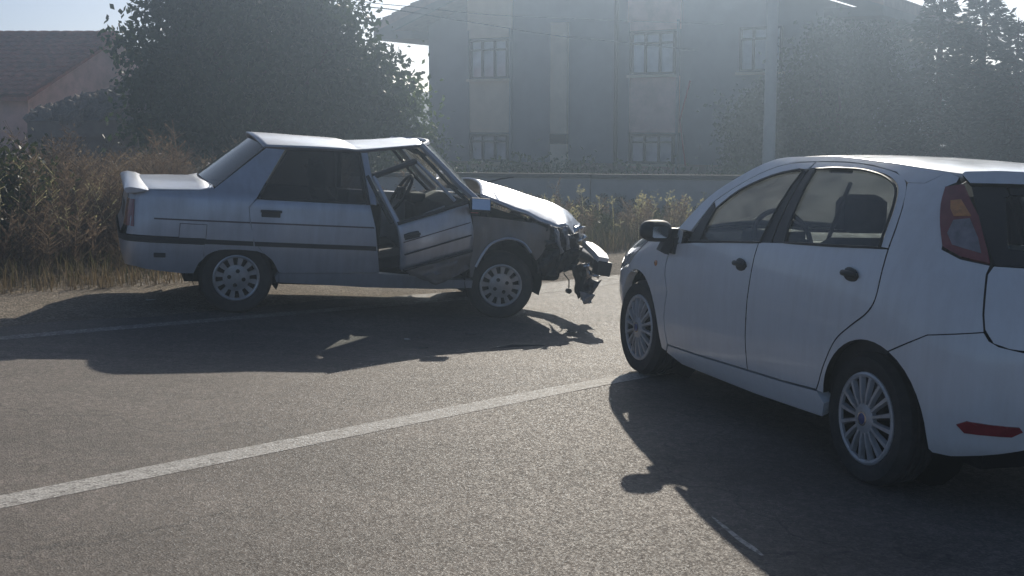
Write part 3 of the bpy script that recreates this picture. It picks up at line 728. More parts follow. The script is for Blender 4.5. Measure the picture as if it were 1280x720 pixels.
# roof, windscreen, bonnet: sheets spanned between the left edge and its mirror
roofc = spl([(1.24, .545, 1.440), (.98, .530, 1.457), (.75, .522, 1.463), (.37, .538, 1.453), (.07, .541, 1.437), (-.12, .520, 1.424), (-.20, .500, 1.418)], 4)
def rbul(t, q): return (.16 * (1 - q * q) * max(0, 1 - t * 2.2) - .20 * (1 - abs(q)**2.2) * max(0, t - .55) / .45, (.012 + .014 * t) * (1 - abs(q)**2.4))
span('roof', roofc, WP, hb, rbul, 30, thick=.02)
wsc = spl([(1.93, .745, .985), (1.74, .718, 1.185), (1.53, .648, 1.318), (1.36, .586, 1.402), (1.245, .545, 1.438)], 4)
span('windscreen', wsc, M['screen'], hb, lambda t, q: ((.30 - .14 * t) * (1 - q * q), .012 * t * t * (1 - abs(q)**2.4)), 26)
hoodc = spl([(1.95, .765, .985), (2.16, .772, .958), (2.40, .752, .880), (2.62, .72, .80), (2.86, .64, .745), (3.06, .50, .715), (3.14, .36, .70)], 4)
span('bonnet', hoodc, WP, hb, lambda t, q: (.26 * (1 - q * q) if t < .05 else .26 * (1 - q * q) * (1 - t) + .20 * (1 - q * q) * t, .055 * (1 - abs(q)**2.5)), 26, thick=.015)
MB().grid([[(1.98 + .28 * (1 - q * q), .74 * q, .94), (2.10 + .28 * (1 - q * q), .74 * q, .96)] for q in [-1 + i / 8 for i in range(17)]]).build('cowl', BK, hb)
# aerial on the back of the roof
mb = MB().lathe([(.028, 0), (.026, .012), (.012, .03), (.005, .045)], 14, 'z', (-.29, 0, 1.455)); mb.tube([(-.29, 0, 1.49), (-.36, 0, 1.56), (-.44, 0, 1.62)], [.006, .005, .004], 6)
mb.build('aerial', BK, hb)
# underside and cabin
mb = MB(); mb.box((1.25, 0, .30), (3.6, 1.16, .20)); mb.box((1.25, 0, .27), (1.66, 1.5, .10)); mb.box((2.7, 0, .58), (.9, 1.1, .3)); mb.box((-.30, 0, .55), (.35, 1.0, .3)); mb.box((2.02, 0, .62), (.05, 1.45, .60))
mb.build('underbody', GP, hb)
mb = MB(); prof = [(1.58, .62), (1.56, .86), (1.62, .95), (1.80, .985), (2.18, .95), (2.2, .6)]
mb.prism(prof, -.70, .70, 'y'); mb.box((1.60, .37, .97), (.16, .34, .09)); mb.box((1.58, 0, .70), (.12, .34, .5))
mb.build('dashboard', M['cabin'], hb, bevel=.015)
for sg in (1, -1):
    MB().box((.95, sg * .70, .62), (2.0, .06, .62)).build('door_lining', M['cabin'], hb, bevel=.02)
steering(hb, 1.50, .37, .96, .185, .42, M['cabin'])
seat(hb, 1.02, .37, .32, M['seat'], .62, .34); seat(hb, 1.02, -.37, .32, M['seat'], .62, .34)
b_ = seat(hb, .10, 0, .36, M['seatgrey'], .52, .4, False, 1.24)
for y in (.40, -.40):
    bx_ = -.02 - math.sin(.4) * .55 + .10
    MB().box((bx_, y, .36 + .52 + .17), (.09, .24, .15)).build('headrest', M['seatgrey'], b_, bevel=.03)
MB().tube([(.52, .60, 1.34), (.66, .56, 1.20), (.84, .50, 1.02)], .011, 5).build('seat_belt', M['cabin'], hb)
MB().box((1.52, 0, 1.375), (.03, .15, .04)).build('rear_view_mirror', BK, hb, bevel=.01)

# ------------------------------------------------------------------ damaged silver saloon (right side faces the camera)
sc = empty('sedan_car', 'silver saloon with crushed nose, buckled bonnet and its front side door hanging open', 'car',
           (X1, Y1, Z1 + .0215), (tilt(TX1, TY1) @ Matrix.Rotation(W1, 3, 'Z')).to_euler())
WZ = [(.15, .74), (.2, .76), (.3, .79), (.45, .812), (.56, .82), (.70, .818), (.82, .807), (.9, .798), (.95, .78), (1.0, .752), (1.2, .662), (1.35, .592), (1.5, .55)]
K1 = Shell(WZ, [(.15, 3.0), (.4, 3.05), (.6, 3.1), (.75, 3.06), (.9, 3.0), (1.5, 3.0)],
           [(.15, -.78), (.28, -.82), (.36, -.86), (.5, -.895), (.62, -.895), (.66, -.87), (.75, -.862), (.93, -.845), (1.5, -.845)], 1.0, 10, 12)
SV = M['silver']
af = (2.256, .335)
WBK = lambda z: .928 + 0 * z
for sd_ in (-1, 1):
    # quarter panel with the pillar beside the sloping back glass
    qp = [(-.842, .935), (-.31, .962), (-.205, .992), (.215, 1.337), (.345, 1.352), (.358, 1.322), (.128, .935), (.070, .862), (.085, .74), (.122, .588), (.205, .495)] + spl([(.15, .512), (0, .520), (-.15, .510), (-.235, .47), (-.262, .44)], 3) + [(-.262, .603), (-.855, .603)]
    panel(K1, 'quarter_panel', qp, SV, sc, sd_, ins=.002)
    rd = panel(K1, 'rear_door', [(.128, .928), (1.05, .928), (1.10, .75), (1.125, .58), (1.16, .37), (.38, .340), (.33, .345)] + spl([(.30, .40), (.265, .45), (.205, .495)], 3) + [(.122, .588), (.085, .74), (.070, .862)], SV, sc, sd_)
    rw = [(.145, .936), (1.035, .936), (1.008, 1.12), (.972, 1.345), (.66, 1.34), (.378, 1.318)]
    panel(K1, 'window_glass', rw, M['tint'], rd, sd_, ins=0, fl=0, off=-.004)
    seal(K1, 'window_seal', rw, BK, rd, sd_, r=.010)
    panel(K1, 'door_frame', [(1.052, .934), (1.104, .93), (1.075, 1.12), (1.040, 1.352), (.985, 1.356), (1.022, 1.12)], SV, rd, sd_, ins=.001)
    # waist moulding, coach stripe, fuel flap, handle
    panel(K1, 'side_moulding', [(.128, .555), (1.118, .555), (1.112, .592), (.122, .592)], BK, rd, sd_, ins=.001, off=.010, fl=.012)
    panel(K1, 'coach_stripe', [(.09, .735), (1.09, .738), (1.088, .750), (.088, .747)], M['stripe'], rd, sd_, ins=0, off=.004, fl=.002, step=.2)
    panel(K1, 'coach_stripe', [(-.84, .733), (.082, .735), (.080, .747), (-.84, .745)], M['stripe'], sc, sd_, ins=0, off=.004, fl=.002, step=.2)
    panel(K1, 'side_moulding', [(-.262, .557), (.118, .556), (.114, .593), (-.262, .596)], BK, sc, sd_, ins=.001, off=.008, fl=.012)
    fp = [(-.462, .596), (-.255, .598), (-.250, .71), (-.455, .712)]
    panel(K1, 'fuel_flap', fp, SV, sc, sd_, ins=.004, off=.003, fl=.006)
    seal(K1, 'flap_gap', fp, M['stripe'], sc, sd_, r=.003, off=.001)
    a = K1.a((.245, .823)); c = K1.P(a, .823, sd_)
    mb = MB(); mb.box(c + Vector((0, sd_ * .006, -.004)), (.15, .018, .055)); mb.box(c + Vector((0, sd_ * .018, .016)), (.17, .02, .022))
    mb.build('door_handle', BK, rd, bevel=.006)
    panel(K1, 'sill', [(.305, .30), (.33, .335), (1.16, .362), (1.75, .325), (1.98, .325), (1.98, .255), (1.69, .235), (1.07, .232), (.32, .255)], SV, sc, sd_, fl=.05, off=-.012)
    # tail lamp on the corner
    panel(K1, 'tail_light', [(-.845, .86), (-.815, .86), (-.825, .66), (-.852, .66), (.70, .66, 'r'), (.70, .86, 'r')] if False else [(-.800, .875), (-.800, .665), (.56, .665, 'r'), (.56, .875, 'r')], M['darkred'], sc, sd_, ins=0, off=.004, fl=.01)
    wheel(sc, 0, sd_ * .775, .285, .291, .189, 'alloy', sd_, phase=.35)
    ring = []
    for i in range(15):
        t = R(-20 + 220 * i / 14); ring.append([(.0 + .34 * math.cos(t), sd_ * yy, max(.2, min(.56, .285 + .34 * math.sin(t)))) for yy in (.79, .45)])
    MB().grid(ring).build('wheel_arch_liner', GP, sc)
    ring = []
    for i in range(15):
        t = R(-20 + 220 * i / 14); ring.append([(2.256 + .35 * math.cos(t), sd_ * yy, max(.2, .335 + .35 * math.sin(t))) for yy in (.79, .45)])
    MB().grid(ring).build('wheel_arch_liner', GP, sc)
    # windscreen pillar
    pa = [(1.50, sd_ * .575, 1.435), (1.655, sd_ * .622, 1.295), (1.80, sd_ * .685, 1.15), (2.0, sd_ * .752, .985)]
    MB().tube(pa, [.030, .030, .032, .036], 6).build('windscreen_pillar', SV, sc)
    MB().tube([(p[0] - .05, p[1] * 1.005, p[2] - .035) for p in pa], .016, 5).build('pillar_seal', BK, sc)
# steering fronts: near one knocked back and turned a little, sitting low
wheel(sc, 2.256, -.755, .283, .291, .189, 'alloy', -1, steer=-7, phase=1.0)
wheel(sc, 2.40, .76, .285, .291, .189, 'alloy', 1, steer=-3, phase=1.0)
# rear bumper round the tail, with the black strip along its top
bot = [(-.262, .44), (-.30, .40), (-.335, .315), (-.42, .312), (-.70, .335), (-.78, .352), (.6, .352, 'r'), (.3, .352, 'r')]
uv = wrap(K1, bot, [(-.262, .552), (-.7, .552), (.6, .552, 'r'), (.3, .552, 'r')], 'r'); rbm = panel_uv(K1, 'rear_bumper', uv, SV, sc, fl=.05)
uv = wrap(K1, [(-.262, .556), (-.7, .556), (.6, .556, 'r'), (.3, .556, 'r')], [(-.262, .600), (-.7, .600), (.6, .600, 'r'), (.3, .600, 'r')], 'r'); panel_uv(K1, 'bumper_strip', uv, BK, rbm, fl=.03, off=.014, ins=0)
MB().box((-.60, -.800, .455), (.09, .03, .035)).build('reflector', M['black'], rbm, bevel=.005)
uv = wrap(K1, [(-.858, .606), (-.856, .606), (.5, .606, 'r')], [(-.846, .92), (-.844, .92), (.5, .92, 'r')], 'r')
rp = panel_uv(K1, 'rear_panel', [(K1.a((.55, .606, 'r')), .606), (2 * K1.L - K1.a((.55, .606, 'r')), .606), (2 * K1.L - K1.a((.55, .92, 'r')), .92), (K1.a((.55, .92, 'r')), .92)], SV, sc, ins=0)
panel_uv(K1, 'plate_recess', [(K1.a((.28, .68, 'r')), .68), (2 * K1.L - K1.a((.28, .68, 'r')), .68), (2 * K1.L - K1.a((.28, .80, 'r')), .80), (K1.a((.28, .80, 'r')), .80)], BK, rp, ins=0, off=.002)
# boot lid, spoiler, back glass, roof
span('boot_lid', [(-.845, .70, .930), (-.80, .745, .945), (-.60, .755, .956), (-.31, .765, .968), (-.205, .752, .998)], SV, sc, lambda t, q: (-.012 * (1 - q * q), .045 * (1 - abs(q)**2.4)), 20, thick=.02)
mb = MB()
rows = []
for j in range(15):
    q = -1 + 2 * j / 14; y = .775 * q; e = 1 if abs(q) < .95 else .55
    rows.append([(-.70, y, .955 + .02 * (1 - abs(q)**3)), (-.76, y, .962 + .036 * (1 - abs(q)**3) + .006 * e), (-.83, y, .970 + .036 * (1 - abs(q)**3) + .006 * e), (-.872, y, .962 + .02 * (1 - abs(q)**3) + .006 * e), (-.882, y, .950), (-.86, y, .925), (-.78, y, .935)])
n = 7; vs = [p for r_ in rows for p in r_]
mb.add(vs, [(i * n + k, i * n + (k + 1) % n, (i + 1) * n + (k + 1) % n, (i + 1) * n + k) for i in range(14) for k in range(n)] + [tuple(range(n)), tuple(14 * n + k for k in range(n))])
mb.build('boot_spoiler', SV, sc, angle=50)
bg_ = [(-.190, .72, 1.005), (.205, .575, 1.342)]
gl = [(bg_[0][0] + (bg_[1][0] - bg_[0][0]) * t, bg_[0][1] + (bg_[1][1] - bg_[0][1]) * t, bg_[0][2] + (bg_[1][2] - bg_[0][2]) * t) for t in (0, .25, .5, .75, 1)]
span('back_glass', gl, M['tint'], sc, lambda t, q: (-.075 * (1 - q * q), .035 * (1 - q * q)), 20)
def roofb(t, q):
    g = math.exp(-((t - .53) / .06)**2) * (.009 if q < 0 else .005)
    return (-.07 * (1 - q * q) * max(0, 1 - 3 * t) + .10 * (1 - q * q) * max(0, t - .7) / .3, (.082 - .062 * t) * (1 - abs(q)**2.2) - g * (1 - abs(q)**4) + .008 * math.sin(9 * q + 14 * t) * t * (1 - q * q))
rc = spl([(.195, .585, 1.345), (.42, .594, 1.354), (.65, .593, 1.360), (.88, .590, 1.363), (.97, .588, 1.362), (1.06, .585, 1.372), (1.25, .575, 1.402), (1.50, .562, 1.440)], 4)
span('roof', rc, SV, sc, roofb, 30, thick=.02)
for sg in (-1, 1):
    MB().tube([(p[0], sg * (p[1] + .006), p[2] - .014) for p in rc], .011, 6).build('drip_rail', M['stripe'], sc)
# windscreen: cracked, most of it still in
wsg = [(1.52 + .47 * t, .555 + .19 * t, 1.435 - .44 * t) for t in (0, .2, .4, .6, .8, 1)]
span('windscreen', wsg, M['screen'], sc, lambda t, q: (.15 * (1 - q * q), .022 * (1 - q * q)), 20)
MB().tube([(1.52 + .15 * (1 - q * q), (.56 * q), 1.432 + .022 * (1 - q * q)) for q in [-1 + i / 6 for i in range(13)]], .022, 6).build('windscreen_header', SV, sc)
# buckled bonnet
rs = np.random.default_rng(5)
near = spl([(2.03, -.66, 1.050), (2.28, -.68, .968), (2.56, -.68, .862), (2.78, -.66, .79), (2.94, -.60, .735)], 5)
mid = spl([(2.14, 0, 1.150), (2.50, 0, 1.070), (2.80, 0, .985), (3.06, 0, .905), (3.20, 0, .775)], 5)
far = spl([(2.03, .66, 1.030), (2.30, .69, 1.005), (2.60, .69, .94), (2.86, .66, .87), (3.04, .58, .78)], 5)
P = []
for i in range(len(near)):
    row = []; t = i / (len(near) - 1)
    for j in range(29):
        q = -1 + j / 14
        a_, b_, c_ = Vector(near[i]), Vector(mid[i]), Vector(far[i])
        p = a_ * (q * (q - 1) / 2) + b_ * (1 - q * q) + c_ * (q * (q + 1) / 2)
        cr = .016 * math.sin(8.5 * q + 5 * t) * t + .034 * max(0, math.sin(13 * t + 4.2 * q + 1)) * min(1, max(0, (t - .3) * 4)) * (.3 + abs(q)) + .012 * math.sin(31 * t + 11 * q) * max(0, t - .55) * 2
        p.z += cr; p.x += .02 * math.sin(17 * q) * max(0, t - .7)
        row.append(p)
    P.append(row)
bo = MB().grid(P).build('bonnet', SV, sc, angle=40)
md = bo.modifiers.new('solid', 'SOLIDIFY'); md.thickness = .022; md.offset = -1
if sum(p.normal.z for p in bo.data.polygons) < 0: bo.data.flip_normals()
# front wings, in a darker, duller paint than the doors
def crum(amp, f, k): return lambda p: amp * (math.sin(f * p.x + 3 * p.z + k) * math.sin(f * .8 * p.z + 2.1 * k) + .6 * math.sin(2.3 * f * p.x - 1.9 * f * p.z + k)) 
wingarch = spl([(1.985, .45), (2.035, .56), (2.11, .655), (2.254, .705), (2.39, .672), (2.47, .59)], 4)
wing = [(1.945, .35), (1.92, .60), (1.93, .885), (2.20, .872), (2.5, .845), (2.63, .80), (2.64, .70), (2.60, .60), (2.53, .52)] + wingarch[::-1] + [(1.97, .36)]
for sg in (-1, 1):
    panel(K1, 'front_wing', wing, M['dull'], sc, sg, ins=.002, disp=(lambda p: .016 * math.sin(9 * p.x) * math.sin(14 * p.z) + .012 * math.sin(23 * p.x + 11 * p.z) - .05 * max(0, p.x - 2.4)), step=.045)
    MB().tube([K1.P(K1.a(p), p[1], sg) + Vector((0, sg * .004, 0)) for p in wingarch], .012, 6).build('arch_lip', SV, sc)
# crushed nose: torn wing tips, lamp carrier, bumper beam, splintered plastic
def shred(name, outline, y0, m, par, amp, thick=.006, k=0, n=9):
    mb = MB(); rows = []
    (x0, z0), (x1, z1), (x2, z2), (x3, z3) = outline
    for i in range(n):
        t = i / (n - 1); r_ = []
        for j in range(n):
            u = j / (n - 1)
            x = (x0 * (1 - u) + x1 * u) * (1 - t) + (x3 * (1 - u) + x2 * u) * t
            z = (z0 * (1 - u) + z1 * u) * (1 - t) + (z3 * (1 - u) + z2 * u) * t
            y = (y0[0] * (1 - u) + y0[1] * u) * (1 - t) + (y0[3] * (1 - u) + y0[2] * u) * t
            d = amp * (math.sin(5 * u + 7 * t + k) + .7 * math.sin(13 * u - 9 * t + 2 * k) + .4 * math.sin(23 * t + 3 * k + 17 * u))
            e = .35 * amp * math.sin(29 * u + 31 * t + k * 5)
            r_.append((x + e, y - d, z + .5 * d + e))
        rows.append(r_)
    o = mb.grid(rows).build(name, m, par, angle=30)
    md = o.modifiers.new('solid', 'SOLIDIFY'); md.thickness = thick
    return o
DM = M['darkmetal']
MB().box((2.55, 0, .48), (.62, 1.18, .34)).build('engine_block', GP, sc, bevel=.05)
MB().box((2.25, 0, .80), (.55, 1.0, .10)).build('engine_bay', GP, sc, bevel=.02)
eng = MB()
for i in range(16):
    eng.box((2.45 + .45 * rs.random(), -.55 + 1.1 * rs.random(), .55 + .28 * rs.random()), (.08 + .16 * rs.random(), .08 + .2 * rs.random(), .05 + .12 * rs.random()), Matrix.Rotation(rs.random() * 3, 3, 'Y') @ Matrix.Rotation(rs.random() * 3, 3, 'X'))
eng.build('engine_parts', DM, sc, bevel=.008)
shred('torn_wing_tip', [(2.60, .83), (2.93, .76), (2.99, .62), (2.60, .64)], (-.80, -.70, -.66, -.80), DM, sc, .030, k=1)
shred('torn_wing_tip', [(2.55, .60), (2.78, .62), (2.76, .37), (2.56, .40)], (-.79, -.74, -.72, -.78), M['black'], sc, .018, k=2)
shred('torn_wing_tip', [(2.76, .64), (3.02, .62), (3.0, .42), (2.74, .40)], (-.73, -.62, -.58, -.70), M['black'], sc, .028, k=3)
shred('bent_strut', [(2.66, .80), (2.70, .81), (2.79, .60), (2.75, .59)], (-.81, -.81, -.78, -.78), SV, sc, .016, k=1.4, n=6)
shred('bent_strut', [(2.75, .83), (2.80, .83), (2.86, .63), (2.82, .62)], (-.79, -.79, -.76, -.76), SV, sc, .016, k=2.7, n=6)
shred('lamp_bowl', [(2.92, .83), (3.10, .80), (3.12, .68), (2.94, .66)], (-.62, -.50, -.48, -.60), M['chrome'], sc, .022, k=4, n=6)
shred('grille_piece', [(3.02, .80), (3.18, .74), (3.17, .60), (3.05, .60)], (-.45, .1, .2, -.4), M['black'], sc, .03, k=5)
# bumper: bright upper face, black end, knocked off its mountings
bn = Vector((.15, -.18, .97)).normalized(); secs = []
for t, hw in ((0, .05), (.3, .062), (.7, .062), (1, .05)):
    c = Vector((3.12, -.50, .672)).lerp(Vector((3.10, -.95, .588)), t) + Vector((.02 * math.sin(3.1 * t), 0, 0)); wv = Vector((1, 0, -.15)).normalized() * hw
    secs.append([c - wv, c + wv, c + wv * .95 - bn * .055, c - wv * .95 - bn * .055])
vs = [p for s_ in secs for p in s_]
fbm = MB().add(vs, [(i * 4 + k, i * 4 + (k + 1) % 4, (i + 1) * 4 + (k + 1) % 4, (i + 1) * 4 + k) for i in range(3) for k in range(4)] + [(0, 1, 2, 3), (15, 14, 13, 12)]).build('front_bumper', M['whiteplastic'], sc, bevel=.006)
mb = MB(); mb.box((3.11, -.90, .490), (.135, .12, .125), Matrix.Rotation(.12, 3, 'Y')); mb.tube([(3.11, -.85, .50), (3.20, -.5, .50), (3.24, -.1, .50), (3.22, .4, .52), (3.05, .68, .54)], [.06, .07, .075, .075, .07], 8)
mb.build('bumper_beam', BK, fbm, bevel=.012)
shred('bumper_skin', [(2.90, .46), (3.10, .50), (3.16, .24), (3.02, .17)], (-.68, -.62, -.60, -.64), M['black'], fbm, .022, k=6)
shred('bumper_skin', [(3.06, .36), (3.25, .33), (3.15, .20), (3.03, .16)], (-.64, -.58, -.62, -.66), DM, fbm, .016, k=7, n=7)
shred('bumper_skin', [(3.00, .24), (3.16, .22), (3.12, .145), (3.04, .13)], (-.70, -.68, -.70, -.71), M['metalgrey'], fbm, .010, k=8, n=6)
shred('bumper_bracket', [(3.02, .50), (3.07, .50), (3.10, .38), (3.06, .36)], (-.70, -.70, -.70, -.70), M['chrome'], fbm, .014, k=3.3, n=5)
shred('bumper_bracket', [(3.10, .42), (3.19, .40), (3.19, .365), (3.11, .385)], (-.70, -.68, -.68, -.70), M['chrome'], fbm, .010, k=5.3, n=5)
MB().lathe([(.001, -.02), (.024, -.02), (.024, .02), (.001, .02)], 12, 'y', (2.905, -.68, .245)).build('tow_ring', BK, fbm)
MB().tube([(2.84, -.69, .40), (2.90, -.68, .34), (2.905, -.68, .26)], .006, 5).build('loose_cable', BK, fbm)
# wiper standing up from the scuttle
MB().tube([(2.20, -.28, 1.135), (2.32, -.30, 1.175), (2.44, -.30, 1.197)], [.008, .006, .004], 5).build('wiper', BK, sc)
MB().grid([[(1.99, -.72, .965), (2.15, -.70, .96)], [(2.10, 0, .985), (2.26, 0, .99)], [(1.99, .72, .965), (2.15, .70, .96)]]).build('scuttle', BK, sc)
# hanging front door
def bil(c, u, t): return (Vector(c[0]) * (1 - u) + Vector(c[1]) * u) * (1 - t) + (Vector(c[3]) * (1 - u) + Vector(c[2]) * u) * t
dc = [(1.214, -1.10, .818), (1.873, -.825, .999), (1.937, -.835, .589), (1.284, -1.08, .435)]   # top rear, top front, bottom front, bottom rear
dn = (Vector(dc[1]) - Vector(dc[0])).cross(Vector(dc[3]) - Vector(dc[0])).normalized()
if dn.y > 0: dn = -dn
mb = MB(); P = []
for i in range(11):
    t = i / 10
    P.append([bil(dc, j / 14, t) + dn * (.030 * math.sin(math.pi * t) + .006 * math.sin(11 * j / 14 + 5 * t) + (.012 * math.sin(9 * t + 2) * max(0, j / 14 - .6))) for j in range(15)])
dr = mb.grid(P).build('front_door', SV, sc, angle=40, label='hanging silver front door with an empty window frame')
md = dr.modifiers.new('solid', 'SOLIDIFY'); md.thickness = .035; md.offset = -1 if dr.data.polygons[0].normal.dot(dn) > 0 else 1
lc = [(1.284, -1.075, .432), (1.937, -.833, .586), (1.985, -.80, .50), (1.644, -.94, .306)]
shred('door_lower_skin', [(1.290, .428), (1.937, .584), (1.93, .42), (1.62, .305)], (-1.07, -.835, -.80, -.95), M['dull'], dr, .012, .02, k=2, n=9)  # silver skin in darker paint: dirt, and shade put into the colour
def dp(u, t, o): return bil(dc, u, t) + dn * o
MB().tube([dp(u, .66, .034) for u in (0.02, .25, .5, .75, .97)], .007, 5).build('side_moulding', BK, dr)
MB().tube([dp(u, .99, .012) for u in (0.0, .25, .5, .75, .99)], .012, 5).build('side_moulding', BK, dr)
MB().tube([dp(u, .40, .036) for u in (0.02, .25, .5, .75, .97)], .004, 5).build('coach_stripe', M['stripe'], dr)
mb = MB(); hd = dp(.13, .30, .04); hr = Matrix.Rotation(-.27, 3, 'Y')
mb.box(hd, (.13, .03, .05), hr); mb.box(hd + dn * .012, (.14, .02, .02), hr); mb.build('door_handle', BK, dr, bevel=.006)
fp_ = [(1.224, -1.08, .81), (1.11, -1.01, 1.02), (1.026, -.95, 1.175)]
MB().tube([Vector(p) for p in fp_], [.024, .019, .018], 6).build('window_frame', SV, dr)
MB().tube([Vector(p) + Vector((-.045, .03, 0)) for p in fp_] , [.02, .016, .015], 6).build('window_frame', BK, dr)
MB().tube([(1.026, -.95, 1.175), (1.2, -.86, 1.235), (1.42, -.72, 1.305)], .026, 6).build('window_frame', BK, dr)
MB().tube([(1.42, -.72, 1.310), (1.58, -.76, 1.17), (1.76, -.82, 1.0)], .016, 6).build('window_frame', SV, dr)
MB().tube([dp(0, 0, 0), dp(.5, 0, .005), dp(1, 0, 0)], .016, 6).build('sill_rubber', BK, dr)
MB().tube([(1.26, -1.02, .80), (1.5, -.92, .90), (1.66, -.86, .955)], .008, 5).build('door_rail', M['metalgrey'], dr)
MB().tube([(1.32, -1.0, .79), (1.55, -.90, .885), (1.70, -.84, .94)], .006, 5).build('door_rail', M['metalgrey'], dr)
# square mirror
mr = Matrix.Rotation(-.12, 3, 'Z') @ Matrix.Rotation(-.30, 3, 'X')
mb = MB(); mb.box((1.945, -.945, .985), (.175, .07, .112), mr); mo = mb.build('door_mirror', SV, dr, bevel=.012)
mo.data.materials[0] = BK
shredm = MB().box(Vector((1.945, -.945, .985)) + mr @ Vector((0, -.037, 0)), (.152, .006, .092), mr); shredm.build('mirror_glass', M['mirrorglass'], mo)
MB().tube([(1.90, -.83, .965), (1.95, -.90, .975)], .022, 6).build('mirror_arm', M['red'], mo)
MB().box((1.93, -.835, .93), (.07, .03, .05)).build('door_hinge_patch', M['red'], sc, bevel=.008)
# door aperture, floor, cabin
for sg in (-1, 1): MB().box((1.10, sg * .70, .62), (.10, .13, .62)).build('door_post', GP, sc)
MB().tube([(1.06, -.66, .93), (1.02, -.60, 1.15), (.99, -.55, 1.34)], .035, 6).build('door_post', M['cabin'], sc)
mb = MB(); mb.box((.85, 0, .30), (2.5, 1.44, .12)); mb.box((-.45, 0, .48), (.62, 1.36, .26)); mb.box((.02, 0, .62), (.10, 1.3, .5)); mb.box((2.05, 0, .62), (.06, 1.46, .62)); mb.box((.0, 0, .94), (.36, 1.36, .03))
mb.build('underbody', GP, sc)
for sg in (1,):
    MB().box((1.50, .76, .62), (.85, .05, .62)).build('front_door', SV, sc, bevel=.02)
    MB().tube([(1.06, .70, .95), (1.04, .60, 1.35)], .02, 6).build('window_frame', BK, sc)
mb = MB(); mb.prism([(1.72, .60), (1.70, .84), (1.76, .93), (1.95, .97), (2.08, .95), (2.08, .6)], -.68, .68, 'y'); mb.box((1.70, .36, .93), (.14, .36, .08))
mb.build('dashboard', M['cabin'], sc, bevel=.015)
steering(sc, 1.58, .36, .95, .185, .5, M['cabin'])
seat(sc, 1.05, .36, .34, M['seat'], .56, .38); seat(sc, 1.02, -.36, .34, M['seat'], .54, .5)
seat(sc, .12, 0, .38, M['seat'], .48, .45, False, 1.2)
for y in (-.33,): MB().box((1.50, y, 1.375), (.14, .42, .02), Matrix.Rotation(.4, 3, 'Y')).build('sun_visor', M['seatgrey'], sc, bevel=.006)

# ------------------------------------------------------------------ foliage helpers (numpy)
def cards(pos, size, aspect, nrm=None, up=None, fold=0):
    """rhombic leaves: pos (n,3), size (n,)"""
    n = len(pos)
    d = rng.normal(size=(n, 3)) if up is None else up
    d = d / np.linalg.norm(d, axis=1, keepdims=True)
    r = rng.normal(size=(n, 3)) if nrm is None else nrm
    sv = np.cross(d, r); sv /= np.maximum(1e-6, np.linalg.norm(sv, axis=1, keepdims=True))
    L = size[:, None]; W_ = L * aspect
    v = np.stack([pos, pos + d * L * .55 + sv * W_ * .5, pos + d * L, pos + d * L * .55 - sv * W_ * .5], 1)
    return v.reshape(-1, 3), np.arange(4 * n).reshape(n, 4)
def blob_points(ell, n, ncl, cr, shell=.55, cut=None):
    """points in leaf clumps spread through a union of ellipsoids"""
    ell = np.array(ell); vol = np.prod(ell[:, 3:6], axis=1) ** .8; k = rng.choice(len(ell), ncl, p=vol / vol.sum())
    u = rng.normal(size=(ncl, 3)); u /= np.linalg.norm(u, axis=1, keepdims=True)
    r = shell + (1 - shell) * rng.random(ncl) ** .6
    c = ell[k, :3] + u * ell[k, 3:6] * r[:, None]
    w_ = rng.random(ncl) ** 1.5 + .15
    q = rng.choice(ncl, n, p=w_ / w_.sum())
    sc_ = cr * (.6 + .9 * rng.random(ncl))
    p = c[q] + rng.normal(size=(n, 3)) * sc_[q][:, None] * np.array([1, 1, .75])
    return p, c
def limb_mesh(base, tips, mb=None, bend=.12):
    mb = mb or MB()
    for tp, r in tips:
        a = Vector(base); b = Vector(tp); m_ = a.lerp(b, .5) + Vector(rng.normal(size=3)) * (b - a).length * bend
        pts = [a.lerp(m_, .0), a.lerp(m_, .6), m_, m_.lerp(b, .6), b]
        mb.tube(pts, [r, r * .8, r * .62, r * .42, r * .12], 6, cap=False)
    return mb
def broad_tree(name, label, loc, ell, n, ncl, cr, ls, mat_, trunk_h, trunk_r, group=None, shell=.5, core=None):
    x, y = loc; z = float(gz(x, y)) - .05
    t = empty(name, label, 'tree', (x, y, z), None, group)
    p, c = blob_points(ell, n, ncl, cr, shell)
    p = p[p[:, 2] > .12]
    dirs = rng.normal(size=p.shape); dirs[:, 2] -= .6
    V, F = cards(p, ls * (.6 + .8 * rng.random(len(p))), .55, up=dirs)
    fast_mesh('crown', V, F, mat_, t, 'stuff')
    MB().tube([(0, 0, -.15), (.03, .02, trunk_h * .3), (-.04, .03, trunk_h * .7), (.05, 0, trunk_h)], [trunk_r * 1.35, trunk_r, trunk_r * .85, trunk_r * .7], 9, cap=False).build('trunk', M['bark'], t)
    sel = c[rng.choice(len(c), 26)]
    for tp in sel:
        if tp[2] > trunk_h * .8:
            limb_mesh((.0, 0, trunk_h * (.55 + .4 * rng.random())), [(tuple(tp), trunk_r * .38)]).build('limb', M['bark'], t)
    return t
